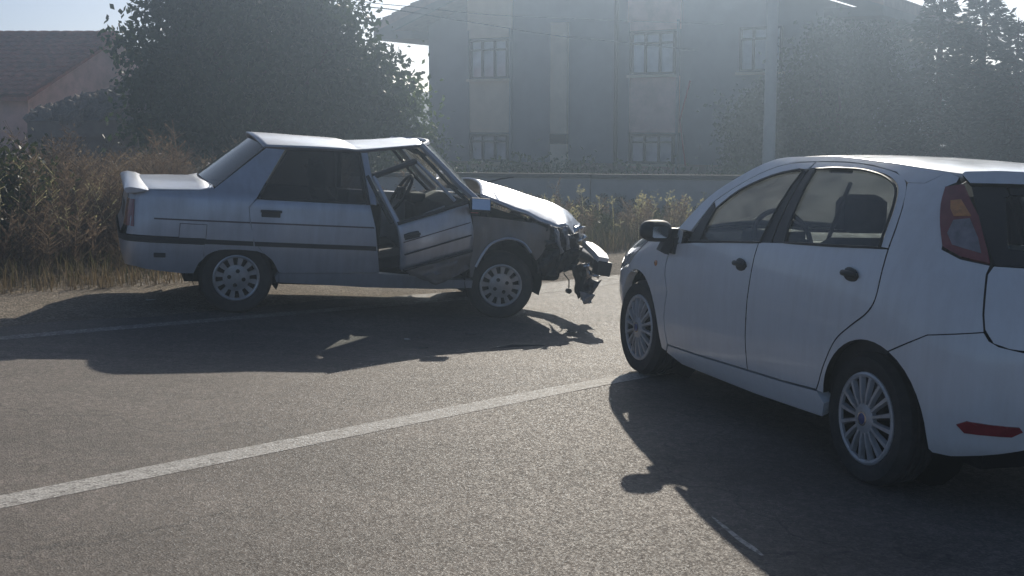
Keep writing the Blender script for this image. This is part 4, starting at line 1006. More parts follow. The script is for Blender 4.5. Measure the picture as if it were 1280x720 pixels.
def conifer(label, loc, h, rad, mat_, n_wh=26, droop=.25, group='conifers by the tall house', seed=0, base_h=.6):
    x, y = loc; z = float(gz(x, y)) - .05
    t = empty('conifer_tree', label, 'tree', (x, y, z), None, group)
    MB().tube([(0, 0, -.1), (.03, 0, h * .5), (0, .02, h)], [.13, .08, .012], 8, cap=False).build('trunk', M['bark'], t)
    pos = []; up = []; sz = []; mb = MB()
    for i in range(n_wh):
        f = i / n_wh; zz = base_h + (h - base_h) * f
        L = rad * (1 - f) ** 1.05 * (.75 + .5 * rng.random()) + .12
        for b in range(int(5 + 3 * rng.random())):
            az = rng.random() * 6.283; l = L * (.55 + .65 * rng.random())
            d = np.array([math.cos(az), math.sin(az), 0]); k = max(8, int(l * 62)); s_ = rng.random(k) ** .8
            rise = .35 * (1 - f) * 0 + .18
            line = np.stack([d[0] * l * s_, d[1] * l * s_, zz + l * (rise * s_ - droop * s_ * s_ * 1.6)], 1)
            side = np.array([-d[1], d[0], 0]); wd = .30 * l * (1 - .75 * s_) * rng.normal(size=k)
            line += side * wd[:, None] + rng.normal(size=(k, 3)) * [.03, .03, .05]
            pos.append(line); u_ = d * .8 + side * np.sign(wd)[:, None] * .7 + rng.normal(size=(k, 3)) * .35 + np.array([0, 0, -.15]); up.append(u_); sz.append(.13 + .12 * rng.random(k))
            e = line[np.argmax(s_)]
            mb.tube([(0, 0, zz), (d[0] * l * .5, d[1] * l * .5, zz + l * (.09 - .4 * droop)), (d[0] * l * .95, d[1] * l * .95, zz + l * (rise * .95 - droop * 1.45))], [.025 * (1 - f) + .006, .014, .004], 4, cap=False)
    mb.build('branches', M['bark'], t, kind='stuff')
    pos = np.concatenate(pos); V, F = cards(pos, np.concatenate(sz), .32, up=np.concatenate(up))
    fast_mesh('crown', V, F, mat_, t, 'stuff')
    return t
def weeds(name, xy, h, mat_, per, leaf, spread, kind='stuff', stem=.006, top=.9, aspect=.4, low=.15, parent=None, zoff=None):
    """stalks with side leaves / seed cards; xy (n,2), h (n,)"""
    n = len(xy); z0 = gz(xy[:, 0], xy[:, 1]) - .02 if zoff is None else zoff
    base = np.stack([xy[:, 0], xy[:, 1], z0], 1); lean = rng.normal(size=(n, 2)) * .14 * h[:, None]
    tip = base + np.concatenate([lean, h[:, None]], 1)
    midp = base + np.concatenate([lean * .25, h[:, None] * .55], 1)
    az = rng.random(n) * 6.283; sv = np.stack([np.cos(az), np.sin(az), az * 0], 1) * stem
    V1 = np.stack([base - sv, base + sv, midp + sv * .8, midp - sv * .8, midp + sv * .8, midp - sv * .8, tip - sv * .3, tip + sv * .3], 1).reshape(-1, 3)
    i8 = np.arange(n)[:, None] * 8; F1 = np.concatenate([i8 + [0, 1, 2, 3], i8 + [5, 4, 7, 6]])
    N_ = n * per; k = np.repeat(np.arange(n), per); t = low + (top - low) * rng.random(N_) ** .85
    c = base[k] * ((1 - t)[:, None] ** 2) + 2 * midp[k] * (t * (1 - t))[:, None] + tip[k] * (t ** 2)[:, None]
    a2 = rng.random(N_) * 6.283; rr = spread * h[k] * rng.random(N_) * (1.15 - t)
    out = np.stack([np.cos(a2), np.sin(a2), .5 + .9 * rng.random(N_)], 1)
    p = c + out * rr[:, None]
    V2, F2 = cards(p, leaf * (.5 + rng.random(N_)) , aspect, up=out + rng.normal(size=(N_, 3)) * .4)
    # thin side stalks
    tw = np.stack([c, c + [0, 0, .008], p + [0, 0, .004], p], 1).reshape(-1, 3); F3 = np.arange(4 * N_).reshape(N_, 4)
    V = np.concatenate([V1, V2, tw]); F = np.concatenate([F1, F2 + len(V1), F3 + len(V1) + len(V2)])
    return fast_mesh(name, V, F, mat_, parent, kind)
def grass(name, xy, h, mat_, wd=.007, kind='stuff'):
    n = len(xy); base = np.stack([xy[:, 0], xy[:, 1], gz(xy[:, 0], xy[:, 1]) - .015], 1)
    az = rng.random(n) * 6.283; d = np.stack([np.cos(az), np.sin(az), az * 0], 1); sv = np.stack([-d[:, 1], d[:, 0], az * 0], 1) * wd
    l1 = base + d * (h * .15)[:, None] + np.stack([az * 0, az * 0, h * .6], 1); b = .25 + .5 * rng.random(n)
    tip = base + d * (h * b)[:, None] + np.stack([az * 0, az * 0, h], 1)
    V = np.stack([base - sv, base + sv, l1 + sv * .7, l1 - sv * .7, tip], 1).reshape(-1, 3)
    i5 = np.arange(n)[:, None] * 5
    F = np.concatenate([i5 + [0, 1, 2, 3], i5 + [3, 2, 4, 4]])
    # tips as degenerate-free triangles: widen the tip a hair
    V = np.stack([base - sv, base + sv, l1 + sv * .7, l1 - sv * .7, tip + sv * .12, tip - sv * .12], 1).reshape(-1, 3); i6 = np.arange(n)[:, None] * 6
    F = np.concatenate([i6 + [0, 1, 2, 3], i6 + [3, 2, 4, 5]])
    return fast_mesh(name, V, F, mat_, None, kind)
def verge_xy(n, s0, s1, t0, t1, pw=1.0):
    s = s0 + (s1 - s0) * rng.random(n); t = t0 + (t1 - t0) * rng.random(n) ** pw
    x = ORG[0] + U[0] * s - U[1] * t; y = ORG[1] + U[1] * s + U[0] * t
    return np.stack([x, y], 1)

# ------------------------------------------------------------------ the tall house behind the wall
HB = (5.45, 35.0); hz = float(zbase(*HB)) - .25
th = empty('tall_house', 'tall two-storey house with bay panels, triple windows and wide eaves behind the low wall', 'house', (HB[0], HB[1], hz), (0, 0, math.atan2(.849, .527)))
Y0, Y1 = -3.6, 9.55; ZE = 4.95 - hz; ZR = ZE + 2.3; YM = (Y0 + Y1) / 2; DP = 11.0
mb = MB(); mb.prism([(Y0, -.6), (Y1, -.6), (Y1, ZE), (YM, ZR - .1), (Y0, ZE)], 0, DP, 'x'); mb.build('wall', M['plaster_b'], th)
MB().box((DP / 2, (Y0 + Y1) / 2, .25), (DP + .10, Y1 - Y0 + .10, 1.5)).build('plinth', M['plinth'], th)
def hwin(yc, wd, z0, z1, surround=True):
    f = MB(); hw = wd / 2; x = -.06
    f.box((x, yc, z0 + .03), (.14, wd, .06)); f.box((x, yc, z1 - .03), (.14, wd, .06)); tz = z0 + (z1 - z0) * .74
    for yy in (-hw + .03, -hw + wd * .34, -hw + wd * .67, hw - .03): f.box((x, yc + yy, (z0 + z1) / 2), (.12, .055, z1 - z0 - .12))
    f.box((x, yc, tz), (.10, wd - .1, .05))
    fo = f.build('window', M['frame'], th)
    for k in range(3):
        MB().box((-.035, yc - hw + wd * (.17 + .33 * k), (z0 + z1) / 2), (.02, wd * .31, z1 - z0 - .10)).build('pane', M['pane'], fo)
    MB().box((-.09, yc, z0 - .045), (.26, wd + .16, .07)).build('sill', M['plaster_y'], fo)
    return fo
for yc, wd, m in ((7.2, 1.62, M['plaster_y']), (1.62, 1.66, M['plaster_p'])):
    for z0, z1 in ((-.3, .62), (1.55, 3.15), (4.45, ZE + 1.2)):
        MB().box((-.02, yc, (z0 + z1) / 2 - hz), (.10, wd, z1 - z0)).build('bay_panel', m, th)
    hwin(yc, 1.38, 3.2 - hz, 4.40 - hz); hwin(yc, 1.38, .66 - hz, 1.5 - hz)
    for yy in (-.78, .78): MB().box((-.05, yc + yy, 1.9 - hz), (.14, .07, 5.6)).build('bay_edge', M['plaster_b'], th)
MB().box((-.05, 4.70, 1.9 - hz), (.16, .56, 5.8)).build('pilaster', M['plaster_y'], th)
MB().box((-.06, 4.70, 1.36 - hz), (.20, .56, .30)).build('meter_box', M['frame'], th)
MB().tube([(-.10, 2.79, -.4), (-.10, 2.79, 5.4 - hz)], .06, 8).build('downpipe', M['frame'], th)
MB().tube([(-.10, .55, .62 - hz), (-.10, .75, 1.9 - hz), (-.10, .45, 3.0 - hz)], .03, 6).build('gas_pipe', M['red'], th)
for yc in (-1.6,):
    hwin(yc, 1.2, 3.2 - hz, 4.40 - hz); hwin(yc, 1.2, .66 - hz, 1.5 - hz)
# roof: two slopes with wide boxed eaves, ridge and courses of tiles
OV = 1.5; sl_ = (ZR - ZE) / (Y1 - YM)
for sg, ye in ((1, Y1), (-1, Y0)):
    e = ye + sg * OV; ze = ZE - sl_ * OV
    a = Vector((-.9, e, ze + .55)); b = Vector((-.9, YM, ZR + .55)); mb = MB(); rows = []
    mb.add([(-.9, e, ze + .30), (DP + .9, e, ze + .30), (DP + .9, YM, ZR + .25), (-.9, YM, ZR + .25), (-.9, e, ze + .55), (DP + .9, e, ze + .55), (DP + .9, YM, ZR + .55), (-.9, YM, ZR + .55)],
           [(0, 1, 2, 3), (4, 7, 6, 5), (0, 4, 5, 1), (0, 3, 7, 4), (1, 5, 6, 2)])
    mb.build('roof', M['rooftile'], th)
    mb = MB()
    nr = 22
    for i in range(nr):
        t0, t1 = i / nr, (i + 1.06) / nr
        p0 = (e + (YM - e) * t0, ze + .56 + (ZR - ze) * t0); p1 = (e + (YM - e) * t1, ze + .56 + (ZR - ze) * t1)
        mb.add([(-.92, p0[0], p0[1] + .05), (DP + .92, p0[0], p0[1] + .05), (DP + .92, p1[0], p1[1]), (-.92, p1[0], p1[1]), (-.92, p0[0], p0[1]), (DP + .92, p0[0], p0[1])], [(0, 1, 2, 3), (0, 4, 5, 1)])
    mb.build('tile_courses', M['rooftile'], th, kind='stuff')
    MB().box((DP / 2, ye + sg * OV / 2, ze + .17), (DP + 1.8, OV + .02, .24)).build('eave_box', M['soffit'], th)
    MB().box((-.46, (ye + YM) / 2, 0), (.01, .01, .01)) if False else None
MB().prism([(Y0 - OV, ZE - sl_ * OV + .06), (YM, ZR + .02), (Y1 + OV, ZE - sl_ * OV + .06), (Y1 + OV, ZE - sl_ * OV + .30), (YM, ZR + .28), (Y0 - OV, ZE - sl_ * OV + .30)], -.9, -.80, 'x').build('barge_board', M['soffit'], th)
MB().tube([(2.0, Y1 + .3, ZE + .2), (2.0, Y1 + .3, ZE + 1.5)], .02, 5).build('roof_aerial', M['metalgrey'], th)
MB().box((4.5, -1.8, ZE + 2.6), (.7, .7, 2.2)).build('chimney', M['plaster_p'], th)

# ------------------------------------------------------------------ low garden wall in two straight runs
def wall_run(name, label, pts, h, th_=.22):
    t = empty(name, label, 'wall', (pts[0][0], pts[0][1], float(gz(*pts[0]))))
    o = t.location
    for (ax, ay), (bx, by) in zip(pts, pts[1:]):
        L = math.hypot(bx - ax, by - ay); n = max(1, round(L / 2.4)); d = Vector((bx - ax, by - ay, 0)) / L; an = math.atan2(d.y, d.x)
        for i in range(n):
            c = Vector((ax, ay, 0)) + d * (L * (i + .5) / n); zt = h - (.004 * (i % 3))
            zb = float(gz(c.x, c.y)) - .3
            MB().box(Vector((c.x, c.y, (zb + zt) / 2)) - o, (L / n - .012, th_, zt - zb), Matrix.Rotation(an, 3, 'Z')).build('wall_panel', M['concrete'], t, bevel=.012)
            MB().box(Vector((c.x, c.y, zt + .0355)) - o, (L / n - .02, th_ + .09, .07), Matrix.Rotation(an, 3, 'Z')).build('coping', M['darkcoping'], t, bevel=.012)
    return t
wall_run('garden_wall', 'low grey concrete garden wall with a coping running behind the weeds', [(-9.5, 23.4), (-1.5, 21.7), (4.2, 20.2), (13.0, 30.0)], .80)

# ------------------------------------------------------------------ low tiled house at the left
lh = empty('low_house', 'low pinkish house with a brown tiled roof at the left edge', 'house', (-11.65, 30.0, float(zbase(-11.4, 30))))
lz = lh.location.z; ez = 2.42 - lz; rz = 4.0 - lz
# local: gable faces -Y; ridge runs to the left (-X)?  eave line lies along X, gable wall climbs to the right
LW = 9.0; GD = 1.17
lw = MB()
lw.add([(-LW, 0, -.6), (0, 0, -.6), (0, 0, ez), (-LW, 0, ez)], [(0, 1, 2, 3)])
lw.add([(0, 0, -.6), (GD, 3.2, -.6), (GD, 3.2, rz - .06), (0, 0, ez)], [(0, 1, 2, 3)])
lw.add([(GD, 3.2, -.6), (GD * 2, 6.4, -.6), (GD * 2, 6.4, ez), (GD, 3.2, rz - .06)], [(0, 1, 2, 3)])
lw.add([(GD * 2, 6.4, -.6), (-LW, 6.4, -.6), (-LW, 6.4, ez), (GD * 2, 6.4, ez)], [(0, 1, 2, 3)])
lw.add([(-LW, 0, -.6), (-LW, 6.4, -.6), (-LW, 6.4, ez), (-LW, 3.2, rz - .06), (-LW, 0, ez)], [(0, 1, 2, 3, 4)])
lw.build('wall', M['plaster_p'], lh, fix=False)
def tile_roof(parent, e0, e1, r0, r1, rows, cols, m):
    """tiled slope between eave e0-e1 and ridge r0-r1, rounded tiles in stepped courses"""
    e0, e1, r0, r1 = map(Vector, (e0, e1, r0, r1)); up = Vector((0, 0, 1)); P = []
    for i in range(rows):
        for step in (0, 1):
            t = (i + step * .999) / rows; a = e0.lerp(r0, t); b = e1.lerp(r1, t); row = []
            for j in range(cols * 4 + 1):
                u = j / (cols * 4); h = .035 * abs(math.sin(math.pi * u * cols)) + (.035 if step == 0 else 0) + .008 * math.sin(i * 7.3 + j * 1.1)
                row.append(a.lerp(b, u) + up * h)
            P.append(row)
    return MB().grid(P).build('tiled_slope', m, parent, angle=40, kind='stuff')
rf = MB()
o_ = .22
rf.add([(-LW - .2, -.35, ez - .12), (.12, -.35, ez - .12), (GD + .12, 3.2, rz + .02), (-LW - .2, 3.2, rz + .02)], [(0, 1, 2, 3)])
rf.add([(-LW - .2, -.35, ez - .02), (.12, -.35, ez - .02), (GD + .12, 3.2, rz + .10), (-LW - .2, 3.2, rz + .10)], [(3, 2, 1, 0)])
rf.add([(-LW - .2, -.35, ez - .12), (.12, -.35, ez - .12), (.12, -.35, ez - .02), (-LW - .2, -.35, ez - .02)], [(0, 1, 2, 3)])
rf.add([(.12, -.35, ez - .12), (GD + .12, 3.2, rz + .02), (GD + .12, 3.2, rz + .10), (.12, -.35, ez - .02)], [(0, 1, 2, 3)])
rf.add([(-LW - .2, 3.2, rz + .02), (GD + .12, 3.2, rz + .02), (GD * 2 + .12, 6.7, ez - .12), (-LW - .2, 6.7, ez - .12)], [(0, 1, 2, 3)])
rfo = rf.build('roof', M['tile'], lh, fix=False)
tile_roof(rfo, (-LW - .2, -.38, ez + .0), (.14, -.38, ez + .0), (-LW - .2, 3.2, rz + .11), (GD + .14, 3.2, rz + .11), 14, 44, M['tile'])
for k in range(34):
    x0 = -LW - .1 + (LW + GD + .1) * k / 34
    MB().lathe([(.10, 0), (.12, .16), (.115, .34)], 8, 'x', (x0, 3.2, rz + .11)).build('ridge_tile', M['tile'], rfo)
# lean-to shed with a rubble roof in front of the gable
sh_ = empty('lean_to_shed', 'rough brown lean-to shed with a rubble covered roof beside the low house', 'shed', (-10.6, 27.2, float(zbase(-10.6, 27.2))), (0, 0, R(14)))
sz_ = sh_.location.z
SW = 2.75
mb = MB(); mb.add([(0, 0, -.6), (SW, 0, -.6), (SW, 0, 1.84 - sz_), (0, 0, 1.80 - sz_), (0, 1.7, -.6), (SW, 1.7, -.6), (SW, 1.7, 2.82 - sz_), (0, 1.7, 1.95 - sz_)], [(0, 1, 2, 3), (5, 4, 7, 6), (1, 5, 6, 2), (4, 0, 3, 7)])
mb.build('wall', M['plaster_r'], sh_)
MB().add([(0, -.05, 1.80 - sz_), (SW, -.05, 1.84 - sz_), (SW, 1.7, 2.82 - sz_), (0, 1.7, 1.95 - sz_)], [(0, 1, 2), (0, 2, 3)]).build('roof', M['stone'], sh_)
stm = []
for v_ in range(5):
    bm = bmesh.new(); bmesh.ops.create_icosphere(bm, subdivisions=1, radius=1)
    for q in bm.verts: q.co *= .75 + .5 * random.random(); q.co.z *= .6
    me = bpy.data.meshes.new('stone'); bm.to_mesh(me); bm.free(); me.materials.append(M['stone']); stm.append(me)
for k in range(260):
    u, v_ = rng.random(), rng.random(); x = SW * u; zt = (1.80 + .04 * u + (.98 * v_ if u > v_ else 0) if u >= v_ else 1.80 + .15 * v_ + .87 * u) - sz_
    o = bpy.data.objects.new('stone', stm[k % 5]); C.objects.link(o); o.parent = sh_
    s_ = .06 + .09 * rng.random(); o.location = (x, 1.7 * v_, zt + s_ * .25); o.scale = (s_ * 1.4, s_ * 1.3, s_); o.rotation_euler = tuple(rng.random(3) * 6)
MB().box((SW / 2, -.05, 1.50 - sz_), (SW + .04, .10, .08)).build('ledge', M['plaster_r'], sh_)
MB().box((SW / 2, -.04, 1.05 - sz_), (SW + .04, .08, .06)).build('ledge', M['plaster_r'], sh_)

# ------------------------------------------------------------------ utility pole and overhead cable
px_, py_ = 5.80, 28.0; pz_ = float(zbase(px_, py_))
up_ = empty('utility_pole', 'pale grey concrete utility pole rising in front of the tall house', 'pole', (px_, py_, pz_))
MB().tube([(0, 0, -.4), (0, 0, 2.0), (.0, 0, 8.2)], [.155, .14, .105], 12).build('shaft', M['pole'], up_)
MB().box((0, -.02, 7.6), (1.5, .09, .09)).build('cross_arm', M['metalgrey'], up_)
for x in (-.65, 0, .65): MB().lathe([(.02, 0), (.045, .03), (.03, .07), (.045, .10), (.02, .14)], 10, 'z', (x, -.02, 7.645)).build('insulator', M['pane'], up_)
def PXW(u, v, D): return Vector(((u - 640) / 1541.27 * D, D, 1.5786 + (164.4 - v) / 1541.27 * D))
def cable(label, pts, r):
    P = [PXW(*p) for p in pts]; q = spl([tuple(p) for p in P], 8)
    o = MB().tube(q, r, 5).build('overhead_cable', M['wire'], None); tag(o, label, 'cable', None); return o
cable('thin overhead cable sagging past the roof tip to the tall house wall', [(-300, -120, 27), (300, -18, 28), (445, 10, 29), (500, 17, 30), (600, 33, 31), (690, 47, 32), (770, 55, 33.2), (868, 65.5, 34.0)], .014)
cable('upper overhead cable crossing the sky between the tree and the roof', [(-300, -140, 27), (300, -30, 28), (445, 4, 29), (520, 13, 30), (640, 24, 31.5), (900, 34, 33.2)], .009)

# ------------------------------------------------------------------ trees
def E_(*a): return [tuple(x) for x in a]
broad_tree('walnut_tree', 'large dense dark green broadleaf tree standing behind the silver saloon', (-5.05, 25.0),
           E_((0, 0, 2.9, 2.0, 1.8, 1.9), (-1.5, .1, 2.5, 1.2, 1.3, 1.6), (1.3, .2, 2.35, 1.3, 1.3, 1.5), (-.05, 0, 4.2, 1.35, 1.4, 1.15), (-1.2, 0, 4.0, 1.2, 1.2, 1.1), (0, -.1, 1.3, 2.3, 1.6, 1.1), (1.25, 0, 3.1, .65, .8, .8), (2.05, 0, 1.8, .7, .8, .9), (-2.2, .1, 1.8, .6, .7, 1.0)),
           56000, 330, .27, .145, M['leaf_tree'], 1.9, .20, None, .30)
broad_tree('broadleaf_tree', 'smaller paler leafy tree between the dark tree and the tall house', (-2.55, 26.5),
           E_((0, 0, 1.5, .85, .9, 1.0), (-.55, 0, 2.2, .55, .7, .6), (.30, 0, 1.1, .55, .7, .7), (.15, 0, 2.05, .40, .5, .40)), 8000, 170, .20, .125, M['leaf_light'], 1.2, .09, None, .3)
g_ = 'evergreen trees in front of the right part of the tall house'
for (x, y, k, lab) in ((6.3, 31.2, .62, 'low dark leafy tree just left of the pole base'), (8.1, 31.6, .98, 'tall dark leafy tree in front of the house, right of the pole'), (9.3, 33.0, 1.02, 'dark leafy tree left of the conifers with sky showing through')):
    broad_tree('evergreen_tree', lab, (x, y), E_((0, 0, 2.1 * k, 1.25 * k, 1.2, 1.7 * k), (-.5 * k, 0, 3.2 * k, .9 * k, .9, 1.0 * k), (.55 * k, .1, 2.9 * k, .85 * k, .9, 1.1 * k), (0, 0, 4.0 * k, .6 * k, .7, .8 * k), (0, -.1, .9, 1.5 * k, 1.1, .9)),
               15000, 260, .24, .13, M['leaf_tree'], 1.3, .13, g_, .35)
conifer('leftmost conifer with drooping sprays, its tip above the frame', (9.75, 28.6), 6.0, 1.7, M['needles'], 30)
conifer('second conifer from the right, tall with layered branches', (11.0, 29.3), 6.3, 1.6, M['needles'], 32)
conifer('slender pale-tipped conifer near the right edge', (10.65, 26.4), 4.3, 1.15, M['needles'], 28)
conifer('short bushy conifer at the right edge of the picture', (12.5, 29.0), 3.7, 1.7, M['needles'], 22)
conifer('broad dark conifer behind the white hatchback roof', (12.3, 32.5), 3.7, 2.0, M['needles'], 26)
# bushes
def bush(name, label, loc, ell, n, ncl, cr, ls, m, group=None, aspect=.5):
    x, y = loc; z = float(gz(x, y)) - .03
    t = empty(name, label, 'bush', (x, y, z), None, group)
    p, c = blob_points(ell, n, ncl, cr, .25); p = p[p[:, 2] > -.02]
    d = rng.normal(size=p.shape); d[:, 2] += .4
    V, F = cards(p, ls * (.5 + rng.random(len(p))), aspect, up=d)
    fast_mesh('leaves', V, F, m, t, 'stuff')
    mb = MB()
    for tp in c[rng.choice(len(c), 22)]:
        a = Vector((tp[0] * .15, tp[1] * .15, -.05)); b = Vector(tp); mb.tube([a, a.lerp(b, .5) + Vector((0, 0, .12)), b], [.014, .010, .004], 5, cap=False)
    mb.build('stems', M['bark'], t, kind='stuff')
    return t
bush('green_bush', 'dark green bush at the left edge of the verge', (-5.35, 12.1), E_((0, 0, .55, .75, .6, .60), (-.5, .1, .8, .6, .5, .5), (.4, .2, .75, .5, .5, .45), (0, -.2, .25, .8, .6, .35)), 9000, 260, .13, .06, M['greenweed'])
bush('green_bush', 'low dark shrub in front of the shed, behind the dry weeds', (-7.5, 17.2), E_((0, 0, .35, .8, .7, .45), (.6, .1, .5, .5, .6, .4)), 4500, 160, .16, .075, M['greenweed'])
for (x, y, hh, lab) in ((-3.0, 23.0, 1.0, 'dark hedge bush behind the wall under the pale tree'), (.2, 23.2, .95, 'dark bush showing over the wall below the left windows'), (3.2, 23.0, .9, 'dark bush showing over the wall below the right windows')):
    bush('dark_bush', lab, (x, y), E_((0, 0, hh * .5, 1.5, .5, hh * .55), (.8, 0, hh * .55, .9, .5, hh * .5), (-.9, 0, hh * .5, .9, .5, hh * .55)), 3500, 160, .15, .10, M['leaf_tree'], 'dark bushes behind the garden wall')

# ------------------------------------------------------------------ roadside weeds and grass
def hvar(n, lo, hi): return lo + (hi - lo) * rng.random(n) ** 1.3
# left of and behind the saloon: tall rusty weeds, lower straw grass at the edge
a = verge_xy(420, -.6, 6.5, 6.7, 9.6, .9); weeds('dry_weeds', a, hvar(420, .6, 1.2), M['redweed'], 150, .030, .34, low=.03)
a = verge_xy(700, -2.5, 6.5, 6.0, 9.0, 1.0); weeds('dry_weeds', a, hvar(700, .3, .75), M['redweed'], 80, .030, .36, low=.02)
a = verge_xy(520, -2.0, 9.0, 7.0, 14.0, .9); weeds('dry_weeds', a, hvar(520, .6, 1.3), M['dryweed'], 110, .034, .34, low=.05)
a = verge_xy(220, -1.5, 5.0, 6.5, 8.5); weeds('seed_weeds', a, hvar(220, .5, 1.1), M['seedhead'], 9, .030, .30, top=1.0, low=.5, stem=.003)
a = verge_xy(420, -3.0, 1.6, 6.6, 9.5); weeds('green_weeds', a, hvar(420, .4, 1.0), M['greenweed'], 110, .036, .34, aspect=.5, low=.03)
a = verge_xy(9000, -6, 12, 5.3, 8.5, 1.0); grass('verge_grass', a, hvar(9000, .06, .30), M['olive'], .005)
a = verge_xy(16000, -6, 12, 5.05, 7.2, 1.2); grass('dry_grass', a, hvar(16000, .04, .22), M['straw'], .004)
# right: knee-high olive grass, reddish and pale dead stalks up to the wall
a = verge_xy(12000, 5.5, 20, 5.15, 10.5, 1.1); grass('verge_grass', a, hvar(12000, .14, .42), M['olive'], .008)
a = verge_xy(2600, 5.5, 20, 5.1, 8.0, 1.2); grass('dry_grass', a, hvar(2600, .15, .42), M['straw'], .005)
a = verge_xy(620, 6.0, 20, 5.9, 10.5, .9); weeds('dry_weeds', a, hvar(620, .28, .62), M['redweed'], 90, .032, .34, low=.04)
a = verge_xy(420, 7.0, 20, 5.7, 10.0); weeds('green_weeds', a, hvar(420, .25, .55), M['greenweed'], 80, .036, .34, aspect=.5, low=.04)
a = verge_xy(150, 9.0, 18, 5.6, 9.0); weeds('seed_weeds', a, hvar(150, .35, .68), M['seedhead'], 16, .045, .26, top=1.0, low=.6)
# single plants one can pick out
def plant(name, label, x, y, h, m, per, leaf, spread, m2=None, k=9, group=None):
    z = float(gz(x, y)); t = empty(name, label, 'plant', (x, y, z), None, group)
    n = k; xy = rng.normal(size=(n, 2)) * .09
    weeds('stalks', xy, h * (.7 + .35 * rng.random(n)), m, per, leaf, spread, 'stuff', .006, parent=t, zoff=np.zeros(n))
    if m2: weeds('flower_heads', xy, h * (.85 + .2 * rng.random(n)), m2, 8, .05, .12, 'stuff', .004, low=.75, top=1.0, parent=t, zoff=np.zeros(n))
    return t
plant('thistle_plant', 'pale headed dead thistle left of the hatchback mirror', *PXW(800, 290, 17.0)[:2], .68, M['dryweed'], 30, .05, .2, M['seedhead'])
plant('thistle_plant', 'pale headed dead thistle just above the hatchback bonnet', *PXW(845, 270, 17.6)[:2], .72, M['dryweed'], 30, .05, .2, M['seedhead'])
plant('weed_plant', 'thin branching weed standing up against the garden wall', *PXW(690, 240, 19.2)[:2], .95, M['dryweed'], 12, .05, .22, None, 4)
plant('weed_plant', 'tall rusty weed rising behind the saloon boot', *PXW(215, 250, 14.0)[:2], 1.45, M['redweed'], 90, .034, .26, None, 10)
plant('weed_plant', 'bushy brown weed in front of the shed wall', *PXW(75, 250, 13.6)[:2], 1.45, M['redweed'], 90, .036, .28, None, 10)

# ------------------------------------------------------------------ debris on the road
def shard_mesh(k):
    r_ = random.Random(k); n = r_.randint(5, 7); pts = []
    for i in range(n):
        a = 6.283 * i / n + r_.uniform(-.3, .3); q = r_.uniform(.45, 1); pts.append((q * math.cos(a), q * .6 * math.sin(a)))
    mb = MB(); vs = [(x, y, r_.uniform(0, .25)) for x, y in pts] + [(x * .98, y * .98, r_.uniform(.12, .34) + .05) for x, y in pts]
    mb.add(vs, [tuple(range(n - 1, -1, -1)), tuple(range(n, 2 * n))] + [(i, (i + 1) % n, n + (i + 1) % n, n + i) for i in range(n)])
    return mb
sm = []
for k in range(6):
    me = bpy.data.meshes.new('shard'); b_ = shard_mesh(k); me.from_pydata(b_.v, [], b_.f); me.materials.append([M['shard'], M['black'], M['dull'], M['shard'], M['darkmetal'], M['black']][k]); sm.append(me)
def car1w(lx, ly): return X1 + lx * math.cos(W1) - ly * math.sin(W1), Y1 + lx * math.sin(W1) + ly * math.cos(W1)
rd_ = random.Random(3)
names_ = ['pale', 'black', 'grey', 'white', 'rusty', 'dark']
for i in range(46):
    k = rd_.randrange(6); lx = rd_.gauss(2.2, .75); ly = rd_.gauss(-1.35, .5); x, y = car1w(lx, ly); s_ = .02 + .07 * rd_.random() ** 2.2
    o = bpy.data.objects.new('debris_shard', sm[k]); C.objects.link(o)
    o.location = (x, y, float(gz(x, y)) + .021); o.scale = (s_, s_, s_ * .5); o.rotation_euler = (0, 0, rd_.random() * 6.28)
    tag(o, 'small fragment of broken car scattered on the asphalt beside the crushed saloon', 'debris', 'crash fragments scattered on the asphalt')
def place_shard(label, x, y, sx, sy, k, rz):
    o = bpy.data.objects.new('debris_shard', sm[k]); C.objects.link(o); o.location = (x, y, float(gz(x, y)) + .021); o.scale = (sx, sy, .02); o.rotation_euler = (0, 0, rz)
    tag(o, label, 'debris', None)
place_shard('pale flat fragment alone on the sunlit asphalt in front of the saloon shadow', -.56, 8.36, .07, .05, 0, .3)
place_shard('pale flat fragment beside the saloon rear wheel', -2.95, 10.0, .07, .05, 3, .5)
place_shard('large torn dark plastic piece lying under the open door', *car1w(1.35, -1.25), .22, .12, 1, .2)
o = MB().tube([(*car1w(1.95, -1.35), 0), (*car1w(2.2, -1.2), .012), (*car1w(2.5, -1.12), .0)], [.012, .018, .012], 6)
o.v = [(x, y, z + float(gz(x, y)) + .032) for x, y, z in o.v]
tag(o.build('trim_strip', M['black']), 'long black rubber trim strip lying on the asphalt below the front wheel', 'debris')
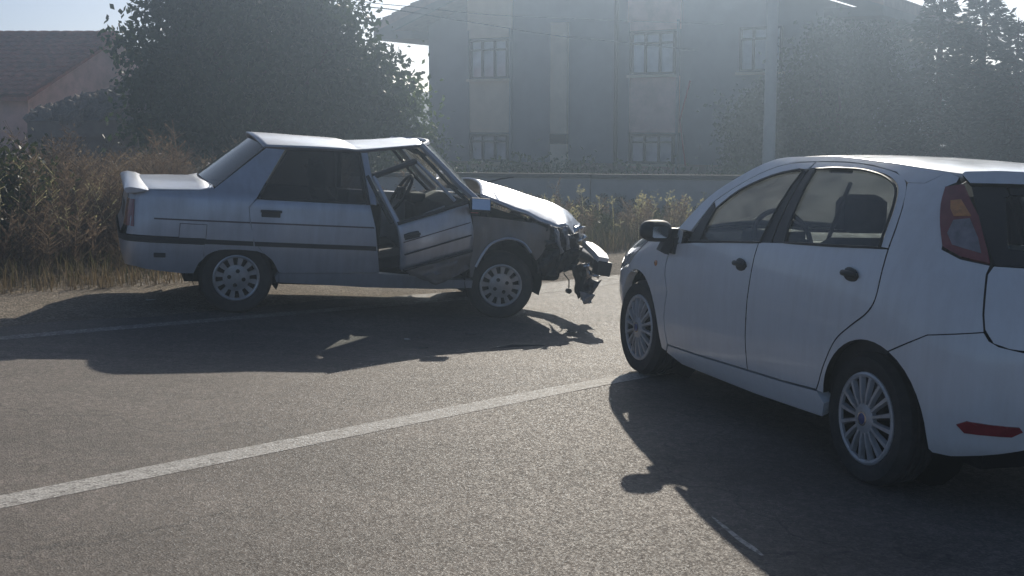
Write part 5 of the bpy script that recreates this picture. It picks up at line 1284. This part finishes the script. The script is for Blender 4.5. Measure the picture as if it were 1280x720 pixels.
# ------------------------------------------------------------------ thin air volume added in place of lens glare
def glare_haze_box(x0, x1, y0, y1, z0, z1, dens, col, an):
    mb = MB(); mb.box(((x0 + x1) / 2, (y0 + y1) / 2, (z0 + z1) / 2), (x1 - x0, y1 - y0, z1 - z0))
    m = bpy.data.materials.new('glare_haze_air'); m.use_nodes = True; n = m.node_tree; n.nodes.clear()
    out = n.nodes.new('ShaderNodeOutputMaterial'); v = n.nodes.new('ShaderNodeVolumePrincipled')
    v.inputs['Color'].default_value = (*col, 1); v.inputs['Density'].default_value = dens; v.inputs['Anisotropy'].default_value = an
    n.links.new(v.outputs[0], out.inputs['Volume'])
    return mb.build('glare_haze', m, None, kind='stuff')
glare_haze_box(-70, 70, -8, 80, -6, 14, .0072, (.62, .79, 1.0), .84)

hv = []; 
for i in range(97):
    a = R(-170 + 340 * i / 96); r0 = 620
    h = 16 + 9 * math.sin(3.1 * a + 1) + 6 * math.sin(7.3 * a) + 3 * math.sin(17 * a + 2) + 1.2 * math.sin(41 * a)
    for rr, hh in ((r0 - 120, -4), (r0 - 60, h * .45), (r0, h), (r0 + 90, h * .6)):
        hv.append((rr * math.sin(a), rr * math.cos(a), hh))
hm = MB(); hm.add(hv, [(4 * i + k, 4 * i + 4 + k, 4 * i + 5 + k, 4 * i + 1 + k) for i in range(96) for k in range(3)])
hm.build('hills', M['earth'], None, angle=80, kind='structure')
# ------------------------------------------------------------------ descriptions of the setting and the masses of plants
LB = {'ground': ('dry brown earth beyond the road edge', 'ground'), 'shoulder': ('pale gravel shoulder between the asphalt and the weeds', 'shoulder'),
      'road': ('worn grey asphalt road under both cars', 'road'), 'lane_line': ('long worn white line crossing the road to the hatchback front wheel', 'road marking'),
      'edge_line': ('faded white edge line passing under the silver saloon', 'road marking'), 'paint_scratch': ('short pale scratch on the asphalt in the hatchback shadow', 'road marking'),
      'dry_weeds': ('mass of dry brown weeds along the verge', 'weeds'), 'seed_weeds': ('pale seed heads scattered through the verge weeds', 'weeds'),
      'green_weeds': ('green weeds growing through the verge', 'weeds'), 'verge_grass': ('olive green verge grass beside the shoulder', 'grass'),
      'dry_grass': ('straw coloured dry grass at the foot of the weeds', 'grass'), 'hills': ('low dry hills far behind everything', 'hills'), 'glare_haze': ('thin sunlit veil added in place of lens glare', 'glare_haze')}
for o in bpy.data.objects:
    b = o.name.split('.')[0]
    if o.parent is None and o.get('kind') and b in LB and 'label' not in o:
        o['label'], o['category'] = LB[b]
